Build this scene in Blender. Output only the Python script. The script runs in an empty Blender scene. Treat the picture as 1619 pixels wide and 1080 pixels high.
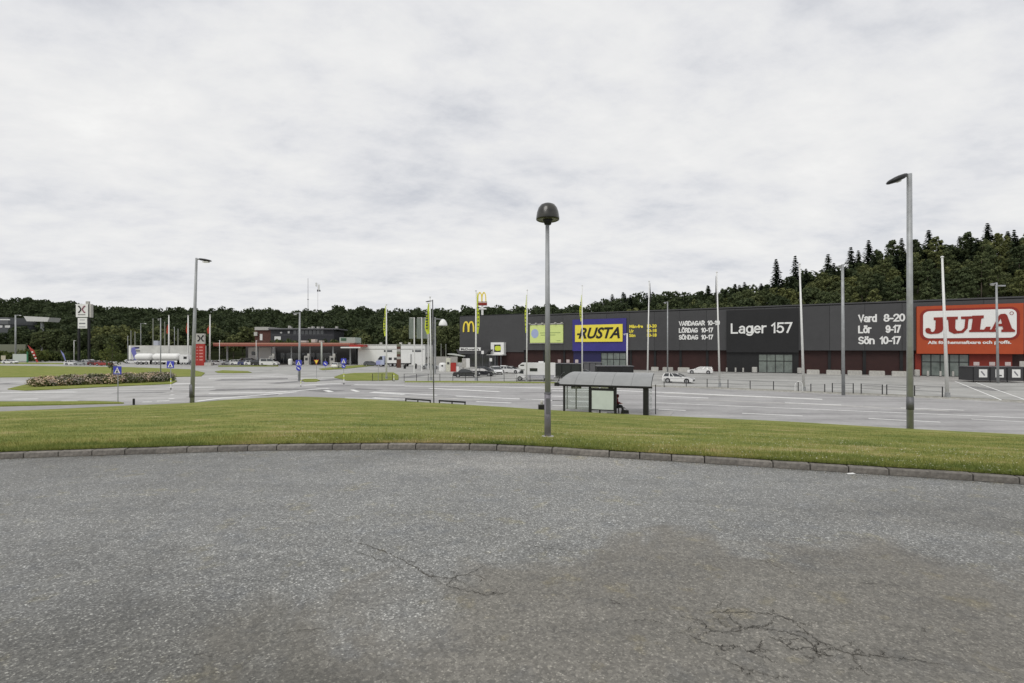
import bpy, math, random
import numpy as np
from math import radians as R, sin, cos, pi, hypot, atan2
from mathutils import Vector, Matrix

rnd = random.Random(7)
nrs = np.random.RandomState(11)
sc = bpy.context.scene
C = sc.collection

# ------------------------------------------------------------------ camera, sky, sun, exposure
F, CX, CY, EYE = 765.0, 809.5, 552.0, 5.0      # pixels of the 1619 px wide photograph, eye height in metres
FG = 2.8                                        # level of the near asphalt
cam = bpy.data.cameras.new('camera'); camo = bpy.data.objects.new('camera', cam); C.objects.link(camo)
cam.sensor_width = 36; cam.lens = 36 * F / 1619; cam.shift_y = 12 / 1619
cam.clip_start = 0.1; cam.clip_end = 5000
camo.location = (0, 0, EYE); camo.rotation_euler = (R(90), 0, 0)
sc.camera = camo

SUN_EL, SUN_AZ = R(52), R(215)
W = bpy.data.worlds.new('World'); sc.world = W; W.use_nodes = True
nt = W.node_tree; nt.nodes.clear()
def N(t, kind, **kw):
    n = t.nodes.new(kind)
    for k, v in kw.items():
        if k == 'inp':
            for a, b in v.items(): n.inputs[a].default_value = b
        else: setattr(n, k, v)
    return n
def ramp(t, fac, stops):
    n = t.nodes.new('ShaderNodeValToRGB'); cr = n.color_ramp
    while len(cr.elements) < len(stops): cr.elements.new(0.5)
    for e, (p, c) in zip(cr.elements, stops):
        e.position = p; e.color = (*c, 1) if len(c) == 3 else c
    t.links.new(fac, n.inputs[0]); return n
L = nt.links.new
tc = N(nt, 'ShaderNodeTexCoord')
sep = N(nt, 'ShaderNodeSeparateXYZ'); L(tc.outputs['Generated'], sep.inputs[0])
zz = N(nt, 'ShaderNodeMath', operation='MAXIMUM'); L(sep.outputs[2], zz.inputs[0]); zz.inputs[1].default_value = 0.0
za = N(nt, 'ShaderNodeMath', operation='ADD'); L(zz.outputs[0], za.inputs[0]); za.inputs[1].default_value = 0.24
dv = N(nt, 'ShaderNodeVectorMath', operation='DIVIDE'); L(tc.outputs['Generated'], dv.inputs[0])
cb = N(nt, 'ShaderNodeCombineXYZ'); [L(za.outputs[0], cb.inputs[i]) for i in range(3)]
L(cb.outputs[0], dv.inputs[1])
mp = N(nt, 'ShaderNodeMapping'); L(dv.outputs[0], mp.inputs[0])
mp.inputs['Rotation'].default_value = (0, 0, R(-34)); mp.inputs['Scale'].default_value = (0.75, 1.05, 0.0)
mp.inputs['Location'].default_value = (3.7, 1.9, 0)
n1 = N(nt, 'ShaderNodeTexNoise', inp={'Scale': 1.9, 'Detail': 12, 'Roughness': 0.6, 'Distortion': 0.2}); L(mp.outputs[0], n1.inputs['Vector'])
n2 = N(nt, 'ShaderNodeTexNoise', inp={'Scale': 6.5, 'Detail': 10, 'Roughness': 0.62, 'Distortion': 0.15}); L(mp.outputs[0], n2.inputs['Vector'])
mx = N(nt, 'ShaderNodeMath', operation='MULTIPLY_ADD'); L(n2.outputs[0], mx.inputs[0]); mx.inputs[1].default_value = 0.35; 
ms = N(nt, 'ShaderNodeMath', operation='MULTIPLY'); L(n1.outputs[0], ms.inputs[0]); ms.inputs[1].default_value = 0.65
L(ms.outputs[0], mx.inputs[2])
cr = ramp(nt, mx.outputs[0], [(0.32, (0.61, 0.625, 0.67)), (0.41, (0.72, 0.73, 0.76)), (0.475, (0.785, 0.79, 0.81)), (0.53, (0.825, 0.828, 0.835)), (0.60, (0.86, 0.86, 0.86)), (0.70, (0.93, 0.93, 0.92))])
sky = N(nt, 'ShaderNodeTexSky', sky_type='NISHITA', sun_disc=False, sun_elevation=SUN_EL, sun_rotation=SUN_AZ)
b1 = N(nt, 'ShaderNodeBackground', inp={'Strength': 0.1}); L(sky.outputs[0], b1.inputs[0])
b2 = N(nt, 'ShaderNodeBackground', inp={'Strength': 1.0}); L(cr.outputs[0], b2.inputs[0])
cv = ramp(nt, mx.outputs[0], [(0.28, (0.90,)*3), (0.46, (0.98,)*3), (0.6, (1,)*3)])
mxs = N(nt, 'ShaderNodeMixShader'); L(cv.outputs[0], mxs.inputs[0]); L(b1.outputs[0], mxs.inputs[1]); L(b2.outputs[0], mxs.inputs[2])
wo = N(nt, 'ShaderNodeOutputWorld'); L(mxs.outputs[0], wo.inputs[0])
W.cycles.sampling_method = 'AUTOMATIC'

sl = bpy.data.lights.new('sun', 'SUN'); so = bpy.data.objects.new('sun', sl); C.objects.link(so)
sl.energy = 1.3; sl.angle = R(28); sl.color = (1, 0.97, 0.92)
# lamp and sky share elevation and rotation
sd = Vector((sin(SUN_AZ) * cos(SUN_EL), cos(SUN_AZ) * cos(SUN_EL), sin(SUN_EL)))
so.rotation_euler = sd.to_track_quat('Z', 'Y').to_euler()
sc.view_settings.view_transform = 'Standard'; sc.view_settings.look = 'None'
sc.view_settings.exposure = 0.0; sc.view_settings.gamma = 1; sc.view_settings.use_curve_mapping = False
sc.render.engine = 'CYCLES'; sc.cycles.max_bounces = 5

# ------------------------------------------------------------------ helpers
def G(px, py, z=0.0):
    d = (EYE - z) * F / (py - CY); return ((px - CX) * d / F, d)
def XX(px, d): return (px - CX) * d / F
def ZZ(py, d): return EYE + (CY - py) * d / F

_m = {}
def mat(name, col, rough=0.6, metal=0.0, var=0.12, scale=6.0, bump=0.0, bscale=40.0, spec=0.4, trans=0.0, coat=0.0, obj=False):
    if name in _m: return _m[name]
    m = bpy.data.materials.new(name); m.use_nodes = True; t = m.node_tree; p = t.nodes['Principled BSDF']
    m.diffuse_color = (*col, 1)
    p.inputs['Roughness'].default_value = rough; p.inputs['Metallic'].default_value = metal
    p.inputs['Specular IOR Level'].default_value = spec
    if coat: p.inputs['Coat Weight'].default_value = coat
    if trans: p.inputs['Transmission Weight'].default_value = trans
    tcn = t.nodes.new('ShaderNodeTexCoord')
    no = N(t, 'ShaderNodeTexNoise', inp={'Scale': scale, 'Detail': 5, 'Roughness': 0.65}); t.links.new(tcn.outputs['Object'], no.inputs['Vector'])
    lo = tuple(max(0, c * (1 - var * 2)) for c in col); hi = tuple(min(1, c * (1 + var * 2)) for c in col)
    r = ramp(t, no.outputs[0], [(0.25, lo), (0.5, col), (0.75, hi)])
    t.links.new(r.outputs[0], p.inputs['Base Color'])
    if bump:
        nb = N(t, 'ShaderNodeTexNoise', inp={'Scale': bscale, 'Detail': 3}); t.links.new(tcn.outputs['Object'], nb.inputs['Vector'])
        b = N(t, 'ShaderNodeBump', inp={'Strength': bump, 'Distance': 0.02}); t.links.new(nb.outputs[0], b.inputs['Height']); t.links.new(b.outputs[0], p.inputs['Normal'])
    _m[name] = m; return m

class MB:
    def __init__(s): s.v = []; s.f = []
    def add(s, vs, fs):
        o = len(s.v); s.v += [tuple(v) for v in vs]; s.f += [tuple(i + o for i in f) for f in fs]; return s
    def box(s, x0, x1, y0, y1, z0, z1):
        return s.add([(x0,y0,z0),(x1,y0,z0),(x1,y1,z0),(x0,y1,z0),(x0,y0,z1),(x1,y0,z1),(x1,y1,z1),(x0,y1,z1)],
                     [(0,3,2,1),(4,5,6,7),(0,1,5,4),(1,2,6,5),(2,3,7,6),(3,0,4,7)])
    def cyl(s, p0, p1, r0, r1=None, n=10, caps=True):
        r1 = r0 if r1 is None else r1
        p0 = Vector(p0); p1 = Vector(p1); d = (p1 - p0).normalized()
        a = d.orthogonal().normalized(); b = d.cross(a)
        vs = [p0 + (a * cos(2*pi*i/n) + b * sin(2*pi*i/n)) * r0 for i in range(n)] + [p1 + (a * cos(2*pi*i/n) + b * sin(2*pi*i/n)) * r1 for i in range(n)]
        fs = [(i, (i+1) % n, n + (i+1) % n, n + i) for i in range(n)]
        if caps: fs += [tuple(range(n-1, -1, -1)), tuple(range(n, 2*n))]
        return s.add(vs, fs)
    def lathe(s, prof, n=20, c=(0,0)):
        k = len(prof)
        vs = [(c[0] + r*cos(2*pi*i/n), c[1] + r*sin(2*pi*i/n), z) for i in range(n) for (r, z) in prof]
        fs = [(i*k+j, ((i+1) % n)*k+j, ((i+1) % n)*k+j+1, i*k+j+1) for i in range(n) for j in range(k-1)]
        return s.add(vs, fs)
    def prism(s, poly, z0, z1):           # poly counter-clockwise in xy
        n = len(poly)
        ar = sum(poly[i][0]*poly[(i+1)%n][1] - poly[(i+1)%n][0]*poly[i][1] for i in range(n))
        if ar < 0: poly = poly[::-1]
        return s.add([(x,y,z0) for x,y in poly] + [(x,y,z1) for x,y in poly],
                     [tuple(range(n-1,-1,-1)), tuple(range(n,2*n))] + [(i,(i+1)%n,n+(i+1)%n,n+i) for i in range(n)])
    def side(s, prof, ys):                # prof: (x,z) outline; ys: list of (y, inset scale)
        n = len(prof); cx = sum(p[0] for p in prof)/n; cz = sum(p[1] for p in prof)/n
        vs = []
        for (y, k) in ys: vs += [(cx+(x-cx)*k, y, cz+(z-cz)*k) for x, z in prof]
        fs = [tuple(range(n))] + [(j*n+i, (j+1)*n+i, (j+1)*n+(i+1)%n, j*n+(i+1)%n) for j in range(len(ys)-1) for i in range(n)] + [tuple(range((len(ys)-1)*n+n-1, (len(ys)-1)*n-1, -1))]
        return s.add(vs, fs)
    def mesh(s, name, m, smooth=False):
        me = bpy.data.meshes.new(name); me.from_pydata(s.v, [], s.f)
        me.materials.append(m)
        if smooth: me.polygons.foreach_set('use_smooth', [True]*len(me.polygons))
        me.update(); return me
    def build(s, name, m, parent=None, loc=None, smooth=False):
        return link(name, s.mesh(name, m, smooth), parent, loc)

def link(name, me, parent=None, loc=None):
    o = bpy.data.objects.new(name, me); C.objects.link(o); o.parent = parent
    if loc is not None: o.location = loc
    return o
def thing(name, label, cat, loc=(0,0,0), rz=0.0, group=None):
    o = bpy.data.objects.new(name, None); C.objects.link(o); o.empty_display_size = 0.3
    o.location = loc if len(loc) == 3 else (*loc, 0); o.rotation_euler = (0,0,rz)
    return tag(o, label, cat, group)
def tag(o, label, cat, group=None):
    o['label'] = label; o['category'] = cat
    if group: o['group'] = group
    return o
def struct(o): o['kind'] = 'structure'; return o
def stuff(o): o['kind'] = 'stuff'; return o
kids = {}
def dup(root, loc, rz=0.0, label=None, scale=None, group=None):
    def cp(o, par):
        c = o.copy(); C.objects.link(c); c.parent = par
        for ch in o.children: cp(ch, c)
        return c
    r = cp(root, None); r.location = loc if len(loc) == 3 else (*loc, 0); r.rotation_euler = (0,0,rz)
    if scale is not None: r.scale = (scale,)*3 if not hasattr(scale, '__len__') else scale
    if label: r['label'] = label
    if group: r['group'] = group
    return r

def curve_mesh(cu, name, m, fit=None):
    o = bpy.data.objects.new('tmp', cu); C.objects.link(o)
    dg = bpy.context.evaluated_depsgraph_get(); dg.update()
    me = bpy.data.meshes.new_from_object(o.evaluated_get(dg)); bpy.data.objects.remove(o); bpy.data.curves.remove(cu)
    me.name = name; me.materials.clear(); me.materials.append(m)
    n = len(me.vertices); co = np.empty(n*3, np.float32); me.vertices.foreach_get('co', co); co = co.reshape(-1, 3)
    if fit:
        x0, z0, x1, z1, y = fit            # place upright in the local xz plane, facing -y
        mn = co.min(0); mxx = co.max(0); sx = (x1-x0)/(mxx[0]-mn[0]); sz = (z1-z0)/(mxx[1]-mn[1])
        out = np.stack([x0+(co[:,0]-mn[0])*sx, y-(co[:,2]-mn[2]), z0+(co[:,1]-mn[1])*sz], 1)
        me.vertices.foreach_set('co', out.astype(np.float32).ravel())
    me.update(); return me
def text(s, name, m, parent, fit, off=0.02, shear=0.0, depth=0.06, spacing=1.0):
    cu = bpy.data.curves.new(name, 'FONT'); cu.body = s; cu.size = 1; cu.offset = off; cu.shear = shear; cu.extrude = depth/2; cu.space_character = spacing
    cu.resolution_u = 3
    return link(name, curve_mesh(cu, name, m, fit), parent)
def arc(cx, cy, rx, ry, a0, a1, n=9):
    return [(cx+rx*cos(R(a0+(a1-a0)*i/n)), cy+ry*sin(R(a0+(a1-a0)*i/n))) for i in range(n+1)]
GL = {'L': (.52, [[(0,1),(0,0),(.5,0)]]), 'V': (.62, [[(0,1),(.31,0),(.62,1)]]), 'A': (.66, [[(0,0),(.33,1),(.66,0)], [(.12,.33),(.54,.33)]]),
 'R': (.58, [[(0,0),(0,1),(.32,1)]+arc(.32,.75,.24,.25,90,-90)+[(0,.5)], [(.3,.5),(.56,0)]]), 'D': (.62, [[(0,0),(0,1),(.25,1)]+arc(.25,.5,.37,.5,90,-90)+[(0,0)]]),
 'G': (.68, [arc(.36,.5,.36,.5,50,300,14)+[(.66,.12),(.66,.45),(.4,.45)]]), 'O': (.7, [arc(.35,.5,.35,.5,0,360,18)]), 'S': (.52, [arc(.27,.74,.25,.26,30,270,9)+arc(.27,.25,.27,.25,90,-150,9)]),
 'N': (.6, [[(0,0),(0,1),(.6,0),(.6,1)]]), '-': (.3, [[(0,.38),(.3,.38)]]),
 '0': (.5, [arc(.25,.5,.25,.5,0,360,18)]), '1': (.24, [[(0,.76),(.2,1),(.2,0)]]), '2': (.5, [arc(.25,.73,.25,.27,170,-30,9)+[(0,0),(.52,0)]]),
 '5': (.5, [[(.47,1),(.09,1),(.04,.5)]+arc(.24,.33,.26,.33,120,-150,10)]), '7': (.5, [[(0,1),(.5,1),(.17,0)]]), '8': (.5, [arc(.25,.76,.22,.24,-90,270,14)+arc(.25,.26,.26,.26,90,450,14)]),
 '9': (.5, [arc(.25,.69,.25,.31,0,360,14), arc(.25,.3,.25,.3,-150,0,6)+[(.5,.69)]]),
 'a': (.48, [arc(.24,.5,.2,.22,150,0,7)+[(.44,0)], arc(.21,.2,.21,.2,60,330,9)+[(.44,.2),(.44,.42),(.3,.39)]]), 'g': (.5, [arc(.24,.36,.24,.36,0,360,14), [(.48,.72),(.48,-.05)]+arc(.24,-.05,.24,.22,0,-150,8)]),
 'e': (.5, [[(.02,.38),(.48,.38)]+arc(.25,.36,.24,.36,4,310,12)]), 'r': (.28, [[(0,0),(0,.72)], arc(.24,.42,.24,.28,180,80,6)]), 'd': (.48, [arc(.24,.36,.24,.36,0,360,14), [(.48,1.02),(.48,0)]]),
 'ö': (.5, [arc(.25,.36,.25,.36,0,360,14), [(.12,.93),(.12,1.03)], [(.38,.93),(.38,1.03)]]), 'Ö': (.7, [arc(.35,.5,.35,.5,0,360,18), [(.22,1.15),(.22,1.25)], [(.48,1.15),(.48,1.25)]]), 'n': (.46, [[(0,0),(0,.72)], arc(.23,.42,.23,.28,180,0,8)+[(.46,0)]]), ' ': (.2, [])}
def sign_text(st, m, parent, x0, x1, zb, cap, y, wt=.16, depth=.08, gap=.18, name='letter'):
    """block letters built as strips of even width; zb baseline, cap height in metres"""
    adv = [0]
    for c in st: adv.append(adv[-1]+GL[c][0]+gap)
    tot = adv[-1]-gap; sx = (x1-x0-wt*cap)/tot
    for c, a in zip(st, adv):
        if c == ' ': continue
        mb = MB(); w = wt*cap/2; q = 0
        for stroke in GL[c][1]:
            P = [(x0+w+(a+u)*sx, zb+w+v*(cap-2*w)) for u, v in stroke]; n = len(P); cl = hypot(P[0][0]-P[-1][0], P[0][1]-P[-1][1]) < 1e-4
            Ls, Rs = [], []
            for i in range(n):
                pa = P[i-1] if i else (P[-2] if cl else None); pb = P[i+1] if i < n-1 else (P[1] if cl else None)
                d1 = Vector((P[i][0]-pa[0], P[i][1]-pa[1])).normalized() if pa else None; d2 = Vector((pb[0]-P[i][0], pb[1]-P[i][1])).normalized() if pb else None
                d1 = d1 or d2; d2 = d2 or d1; t_ = (d1+d2); t_ = t_.normalized() if t_.length > .05 else d1; k = min(1.9, 1/max(.4, t_.dot(d2)))
                ex = (-w if not pa else w if not pb else 0); cx_, cz_ = P[i][0]+t_.x*ex, P[i][1]+t_.y*ex
                Ls.append((cx_-t_.y*w*k, cz_+t_.x*w*k)); Rs.append((cx_+t_.y*w*k, cz_-t_.x*w*k))
            yf = y-depth-.004*q; q += 1
            vs = [(u, yf, v) for u, v in Ls]+[(u, yf, v) for u, v in Rs]+[(u, y, v) for u, v in Ls]+[(u, y, v) for u, v in Rs]
            fs = [(i, n+i, n+i+1, i+1) for i in range(n-1)]+[(i, i+1, 2*n+i+1, 2*n+i) for i in range(n-1)]+[(n+i+1, n+i, 3*n+i, 3*n+i+1) for i in range(n-1)]+[(0,2*n,3*n,n),(n-1,2*n-1,4*n-1,3*n-1)]
            mb.add(vs, fs)
        mb.build(name, m, parent)
def shape(polys, name, m, parent, fit, depth=0.06):
    cu = bpy.data.curves.new(name, 'CURVE'); cu.dimensions = '2D'; cu.fill_mode = 'BOTH'; cu.extrude = depth/2
    for p in polys:
        sp = cu.splines.new('POLY'); sp.points.add(len(p)-1); sp.use_cyclic_u = True
        for i, (x, y) in enumerate(p): sp.points[i].co = (x, y, 0, 1)
    return link(name, curve_mesh(cu, name, m, fit), parent)
def rrect(x0, y0, x1, y1, r, n=6):
    pts = []
    for cx, cy, a0 in ((x1-r, y0+r, -90), (x1-r, y1-r, 0), (x0+r, y1-r, 90), (x0+r, y0+r, 180)):
        pts += [(cx + r*cos(R(a0+90*i/n)), cy + r*sin(R(a0+90*i/n))) for i in range(n+1)]
    return pts

# ------------------------------------------------------------------ materials
def asphalt(name, base, light, dark, chip=70.0, chipamt=0.5, brown=None, near=False):
    m = bpy.data.materials.new(name); m.use_nodes = True; t = m.node_tree; p = t.nodes['Principled BSDF']; l = t.links.new
    p.inputs['Roughness'].default_value = 0.62 if near else 0.75; p.inputs['Specular IOR Level'].default_value = 0.5 if near else .35
    g = N(t, 'ShaderNodeNewGeometry'); pos = g.outputs['Position']
    big = N(t, 'ShaderNodeTexNoise', inp={'Scale': 0.22, 'Detail': 6, 'Roughness': 0.62, 'Distortion': 0.4}); l(pos, big.inputs['Vector'])
    mid = N(t, 'ShaderNodeTexNoise', inp={'Scale': 3.0, 'Detail': 6, 'Roughness': 0.7}); l(pos, mid.inputs['Vector'])
    rb = ramp(t, big.outputs[0], [(0.33, dark), (0.5, base), (0.68, light)])
    col = rb.outputs[0]
    def mix(fac, a, b, mode='MIX'):
        n = N(t, 'ShaderNodeMix', data_type='RGBA', blend_type=mode)
        if hasattr(fac, 'links') or hasattr(fac, 'is_linked'): l(fac, n.inputs[0])
        else: n.inputs[0].default_value = fac
        for i, s in ((6, a), (7, b)):
            if hasattr(s, 'is_linked'): l(s, n.inputs[i])
            else: n.inputs[i].default_value = (*s, 1)
        return n.outputs[2]
    rm = ramp(t, mid.outputs[0], [(0.3, (0.86,)*3), (0.7, (1.12,)*3)])
    col = mix(1.0, col, rm.outputs[0], 'MULTIPLY')
    if near:
        vo = N(t, 'ShaderNodeTexVoronoi', inp={'Scale': chip, 'Randomness': 1.0}); l(pos, vo.inputs['Vector'])
        sx = N(t, 'ShaderNodeSeparateColor'); l(vo.outputs['Color'], sx.inputs[0])
        # amount of exposed pale chips varies over the surface
        cn = N(t, 'ShaderNodeTexNoise', inp={'Scale': 0.55, 'Detail': 5, 'Roughness': 0.6, 'Distortion': 0.6})
        l(pos, cn.inputs['Vector'])
        def blob(cx, cy, rx, ry, soft):
            mpn = N(t, 'ShaderNodeMapping', vector_type='TEXTURE'); l(pos, mpn.inputs[0])
            mpn.inputs['Location'].default_value = (cx, cy, 0); mpn.inputs['Scale'].default_value = (rx, ry, 1e3)
            dn = N(t, 'ShaderNodeVectorMath', operation='LENGTH'); l(mpn.outputs[0], dn.inputs[0])
            cs = N(t, 'ShaderNodeMath', operation='SUBTRACT'); l(cn.outputs[0], cs.inputs[0]); cs.inputs[1].default_value = 0.5
            ad = N(t, 'ShaderNodeMath', operation='MULTIPLY_ADD'); l(cs.outputs[0], ad.inputs[0]); ad.inputs[1].default_value = 1.5; l(dn.outputs['Value'], ad.inputs[2])
            return ramp(t, ad.outputs[0], [(0.0, (1,)*3), (max(0.01, 0.98-soft), (1,)*3), (1.0, (0,)*3)])
        wear = blob(1.9, 3.3, 4.1, 2.6, 0.18).outputs[0]
        pale = blob(0.3, 9.4, 3.0, 1.0, 0.5).outputs[0]
        nearp = blob(-2.9, 2.9, 2.9, 1.5, 0.5).outputs[0]
        farp = blob(0.0, 7.4, 12.0, 2.9, 0.7).outputs[0]
        oil = blob(5.6, 6.4, 2.2, .75, 0.5).outputs[0]
        ff = N(t, 'ShaderNodeMath', operation='MULTIPLY'); l(farp, ff.inputs[0]); ff.inputs[1].default_value = 0.75; col = mix(ff.outputs[0], col, (0.212, 0.213, 0.203))
        fo = N(t, 'ShaderNodeMath', operation='MULTIPLY'); l(oil, fo.inputs[0]); fo.inputs[1].default_value = 0.4; col = mix(fo.outputs[0], col, (0.14, 0.135, 0.12))
        wf = N(t, 'ShaderNodeMath', operation='MULTIPLY'); l(wear, wf.inputs[0]); wf.inputs[1].default_value = 0.78; col = mix(wf.outputs[0], col, (0.158, 0.146, 0.122))
        sf = N(t, 'ShaderNodeMath', operation='MULTIPLY'); l(pale, sf.inputs[0]); sf.inputs[1].default_value = 0.6
        col = mix(sf.outputs[0], col, (0.29, 0.282, 0.262))
        sf2 = N(t, 'ShaderNodeMath', operation='MULTIPLY'); l(nearp, sf2.inputs[0]); sf2.inputs[1].default_value = 0.62
        col = mix(sf2.outputs[0], col, (0.098, 0.094, 0.080))
        rc = ramp(t, sx.outputs[0], [(0.0, (0.55,)*3), (0.3, (0.8,)*3), (0.62, (0.98,)*3), (0.82, (1.15,)*3), (0.92, (1.6,)*3), (1.0, (2.9,)*3)])
        amt = N(t, 'ShaderNodeMapRange'); l(wear, amt.inputs[0]); amt.inputs['To Min'].default_value = 0.95; amt.inputs['To Max'].default_value = 0.45
        col = mix(amt.outputs[0], col, mix(1.0, col, rc.outputs[0], 'MULTIPLY'))
        vo2 = N(t, 'ShaderNodeTexVoronoi', inp={'Scale': chip*0.45}); l(pos, vo2.inputs['Vector'])
        sx2 = N(t, 'ShaderNodeSeparateColor'); l(vo2.outputs['Color'], sx2.inputs[0])
        rc2 = ramp(t, sx2.outputs[1], [(0.0, (0.78,)*3), (0.5, (1.0,)*3), (1.0, (1.25,)*3)])
        col = mix(1.0, col, rc2.outputs[0], 'MULTIPLY')
        bp = N(t, 'ShaderNodeBump', inp={'Strength': 0.55, 'Distance': 0.006}); l(vo.outputs['Distance'], bp.inputs['Height'])
        l(bp.outputs[0], p.inputs['Normal'])
    else:
        st = N(t, 'ShaderNodeTexNoise', inp={'Scale': 1.0, 'Detail': 5, 'Roughness': 0.6})
        mpn = N(t, 'ShaderNodeMapping'); l(pos, mpn.inputs[0]); mpn.inputs['Rotation'].default_value = (0,0,R(20)); mpn.inputs['Scale'].default_value = (0.04, 0.5, 1)
        l(mpn.outputs[0], st.inputs['Vector'])
        rs = ramp(t, st.outputs[0], [(0.34, (0.72,)*3), (0.47, (0.95,)*3), (0.56, (1.02,)*3), (0.7, (1.16,)*3)])
        col = mix(1.0, col, rs.outputs[0], 'MULTIPLY')
    if near:   # small olive, rusty and bluish stains inside the worn area
        sn = N(t, 'ShaderNodeTexNoise', inp={'Scale': 2.3, 'Detail': 4, 'Roughness': 0.7}); l(pos, sn.inputs['Vector'])
        rs = ramp(t, sn.outputs[0], [(0.30, (0.84,0.86,0.90)), (0.45, (1,1,1)), (0.58, (1,1,1)), (0.72, (1.14,1.08,0.88))])
        col = mix(1.0, col, rs.outputs[0], 'MULTIPLY')
        s2 = N(t, 'ShaderNodeTexNoise', inp={'Scale': 0.9, 'Detail': 6, 'Roughness': 0.6, 'Distortion': 1.2})
        m2 = N(t, 'ShaderNodeMapping'); l(pos, m2.inputs[0]); m2.inputs['Rotation'].default_value = (0,0,R(-12)); m2.inputs['Scale'].default_value = (0.35, 1.3, 1); l(m2.outputs[0], s2.inputs['Vector'])
        rs2 = ramp(t, s2.outputs[0], [(0.33, (0.86,)*3), (0.5, (1,)*3), (0.68, (1.10,)*3)])
        col = mix(1.0, col, rs2.outputs[0], 'MULTIPLY')
    l(col, p.inputs['Base Color']); return m

M_near = asphalt('near_asphalt', (0.176,0.176,0.166), (0.215,0.215,0.204), (0.138,0.137,0.127), chip=82.0, near=True)
M_road = asphalt('road_asphalt', (0.35,0.342,0.34), (0.40,0.392,0.388), (0.29,0.283,0.28))
M_side = asphalt('side_road_asphalt', (0.42,0.412,0.40), (0.47,0.462,0.45), (0.33,0.322,0.31))
M_lot = asphalt('lot_asphalt', (0.365,0.362,0.345), (0.42,0.418,0.395), (0.30,0.298,0.28))

def grass_mat(name, cols, dry=0.5):
    m = bpy.data.materials.new(name); m.use_nodes = True; t = m.node_tree; p = t.nodes['Principled BSDF']; l = t.links.new
    p.inputs['Roughness'].default_value = 0.9; p.inputs['Specular IOR Level'].default_value = 0.1
    g = N(t, 'ShaderNodeNewGeometry')
    mp_ = N(t, 'ShaderNodeMapping'); l(g.outputs['Position'], mp_.inputs[0]); mp_.inputs['Scale'].default_value = (0.35, 0.9, 1)
    a = N(t, 'ShaderNodeTexNoise', inp={'Scale': 1.0, 'Detail': 9, 'Roughness': 0.68, 'Distortion': 0.5}); l(mp_.outputs[0], a.inputs['Vector'])
    b = N(t, 'ShaderNodeTexNoise', inp={'Scale': 14, 'Detail': 6, 'Roughness': 0.75}); l(g.outputs['Position'], b.inputs['Vector'])
    ra = ramp(t, a.outputs[0], [(0.34, cols[0]), (0.46, cols[1]), (0.56, cols[2]), (0.67, cols[3])])
    rb = ramp(t, b.outputs[0], [(0.3, (0.6,)*3), (0.5, (1,)*3), (0.7, (1.4,)*3)])
    n = N(t, 'ShaderNodeMix', data_type='RGBA', blend_type='MULTIPLY'); n.inputs[0].default_value = 1
    l(ra.outputs[0], n.inputs[6]); l(rb.outputs[0], n.inputs[7]); l(n.outputs[2], p.inputs['Base Color'])
    bp = N(t, 'ShaderNodeBump', inp={'Strength': 0.8, 'Distance': 0.04}); l(b.outputs[0], bp.inputs['Height']); l(bp.outputs[0], p.inputs['Normal'])
    return m
M_grass = grass_mat('lawn', [(0.13,0.17,0.042), (0.195,0.222,0.058), (0.26,0.265,0.08), (0.36,0.315,0.15)])
M_grass2 = grass_mat('verge', [(0.15,0.19,0.04), (0.19,0.22,0.05), (0.23,0.245,0.065), (0.27,0.26,0.10)])
M_hill = grass_mat('hill_floor', [(0.02,0.026,0.010), (0.03,0.038,0.014), (0.042,0.05,0.018), (0.055,0.055,0.028)])

def leafmat(name, cols, tr=0.25):
    m = bpy.data.materials.new(name); m.use_nodes = True; t = m.node_tree; p = t.nodes['Principled BSDF']; l = t.links.new
    p.inputs['Roughness'].default_value = 0.75; p.inputs['Specular IOR Level'].default_value = 0.15
    g = N(t, 'ShaderNodeNewGeometry'); oi = N(t, 'ShaderNodeObjectInfo')
    r1 = ramp(t, g.outputs['Random Per Island'], [(0, cols[0]), (0.5, cols[1]), (1, cols[2])])
    r2 = ramp(t, oi.outputs['Random'], [(0, (0.5,0.57,0.55)), (0.3, (0.8,0.86,0.8)), (0.65, (1.1,1.08,0.95)), (1, (1.65,1.5,1.15))])
    n = N(t, 'ShaderNodeMix', data_type='RGBA', blend_type='MULTIPLY'); n.inputs[0].default_value = 1
    l(r1.outputs[0], n.inputs[6]); l(r2.outputs[0], n.inputs[7]); l(n.outputs[2], p.inputs['Base Color'])
    td = N(t, 'ShaderNodeBsdfTranslucent'); l(n.outputs[2], td.inputs[0])
    ms_ = N(t, 'ShaderNodeMixShader'); ms_.inputs[0].default_value = tr
    l(p.outputs[0], ms_.inputs[1]); l(td.outputs[0], ms_.inputs[2]); l(ms_.outputs[0], t.nodes['Material Output'].inputs[0])
    return m
M_leaf = leafmat('broad_leaves', [(0.064,0.080,0.040), (0.092,0.110,0.051), (0.130,0.148,0.070)])
M_needle = leafmat('spruce_needles', [(0.016,0.026,0.016), (0.028,0.041,0.023), (0.045,0.060,0.032)], 0.1)
M_bush = leafmat('shrub_leaves', [(0.045,0.065,0.022), (0.075,0.098,0.032), (0.12,0.135,0.05)])
M_rose = leafmat('rose_leaves', [(0.045,0.06,0.025), (0.08,0.10,0.04), (0.14,0.15,0.07)])
M_petal = leafmat('rose_petals', [(0.46,0.36,0.33), (0.60,0.52,0.46), (0.36,0.24,0.23)], 0.15)
M_blade = leafmat('grass_blades', [(0.62,0.66,0.6), (1.0,1.0,1.0), (1.5,1.35,1.6)], 0.3)
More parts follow.
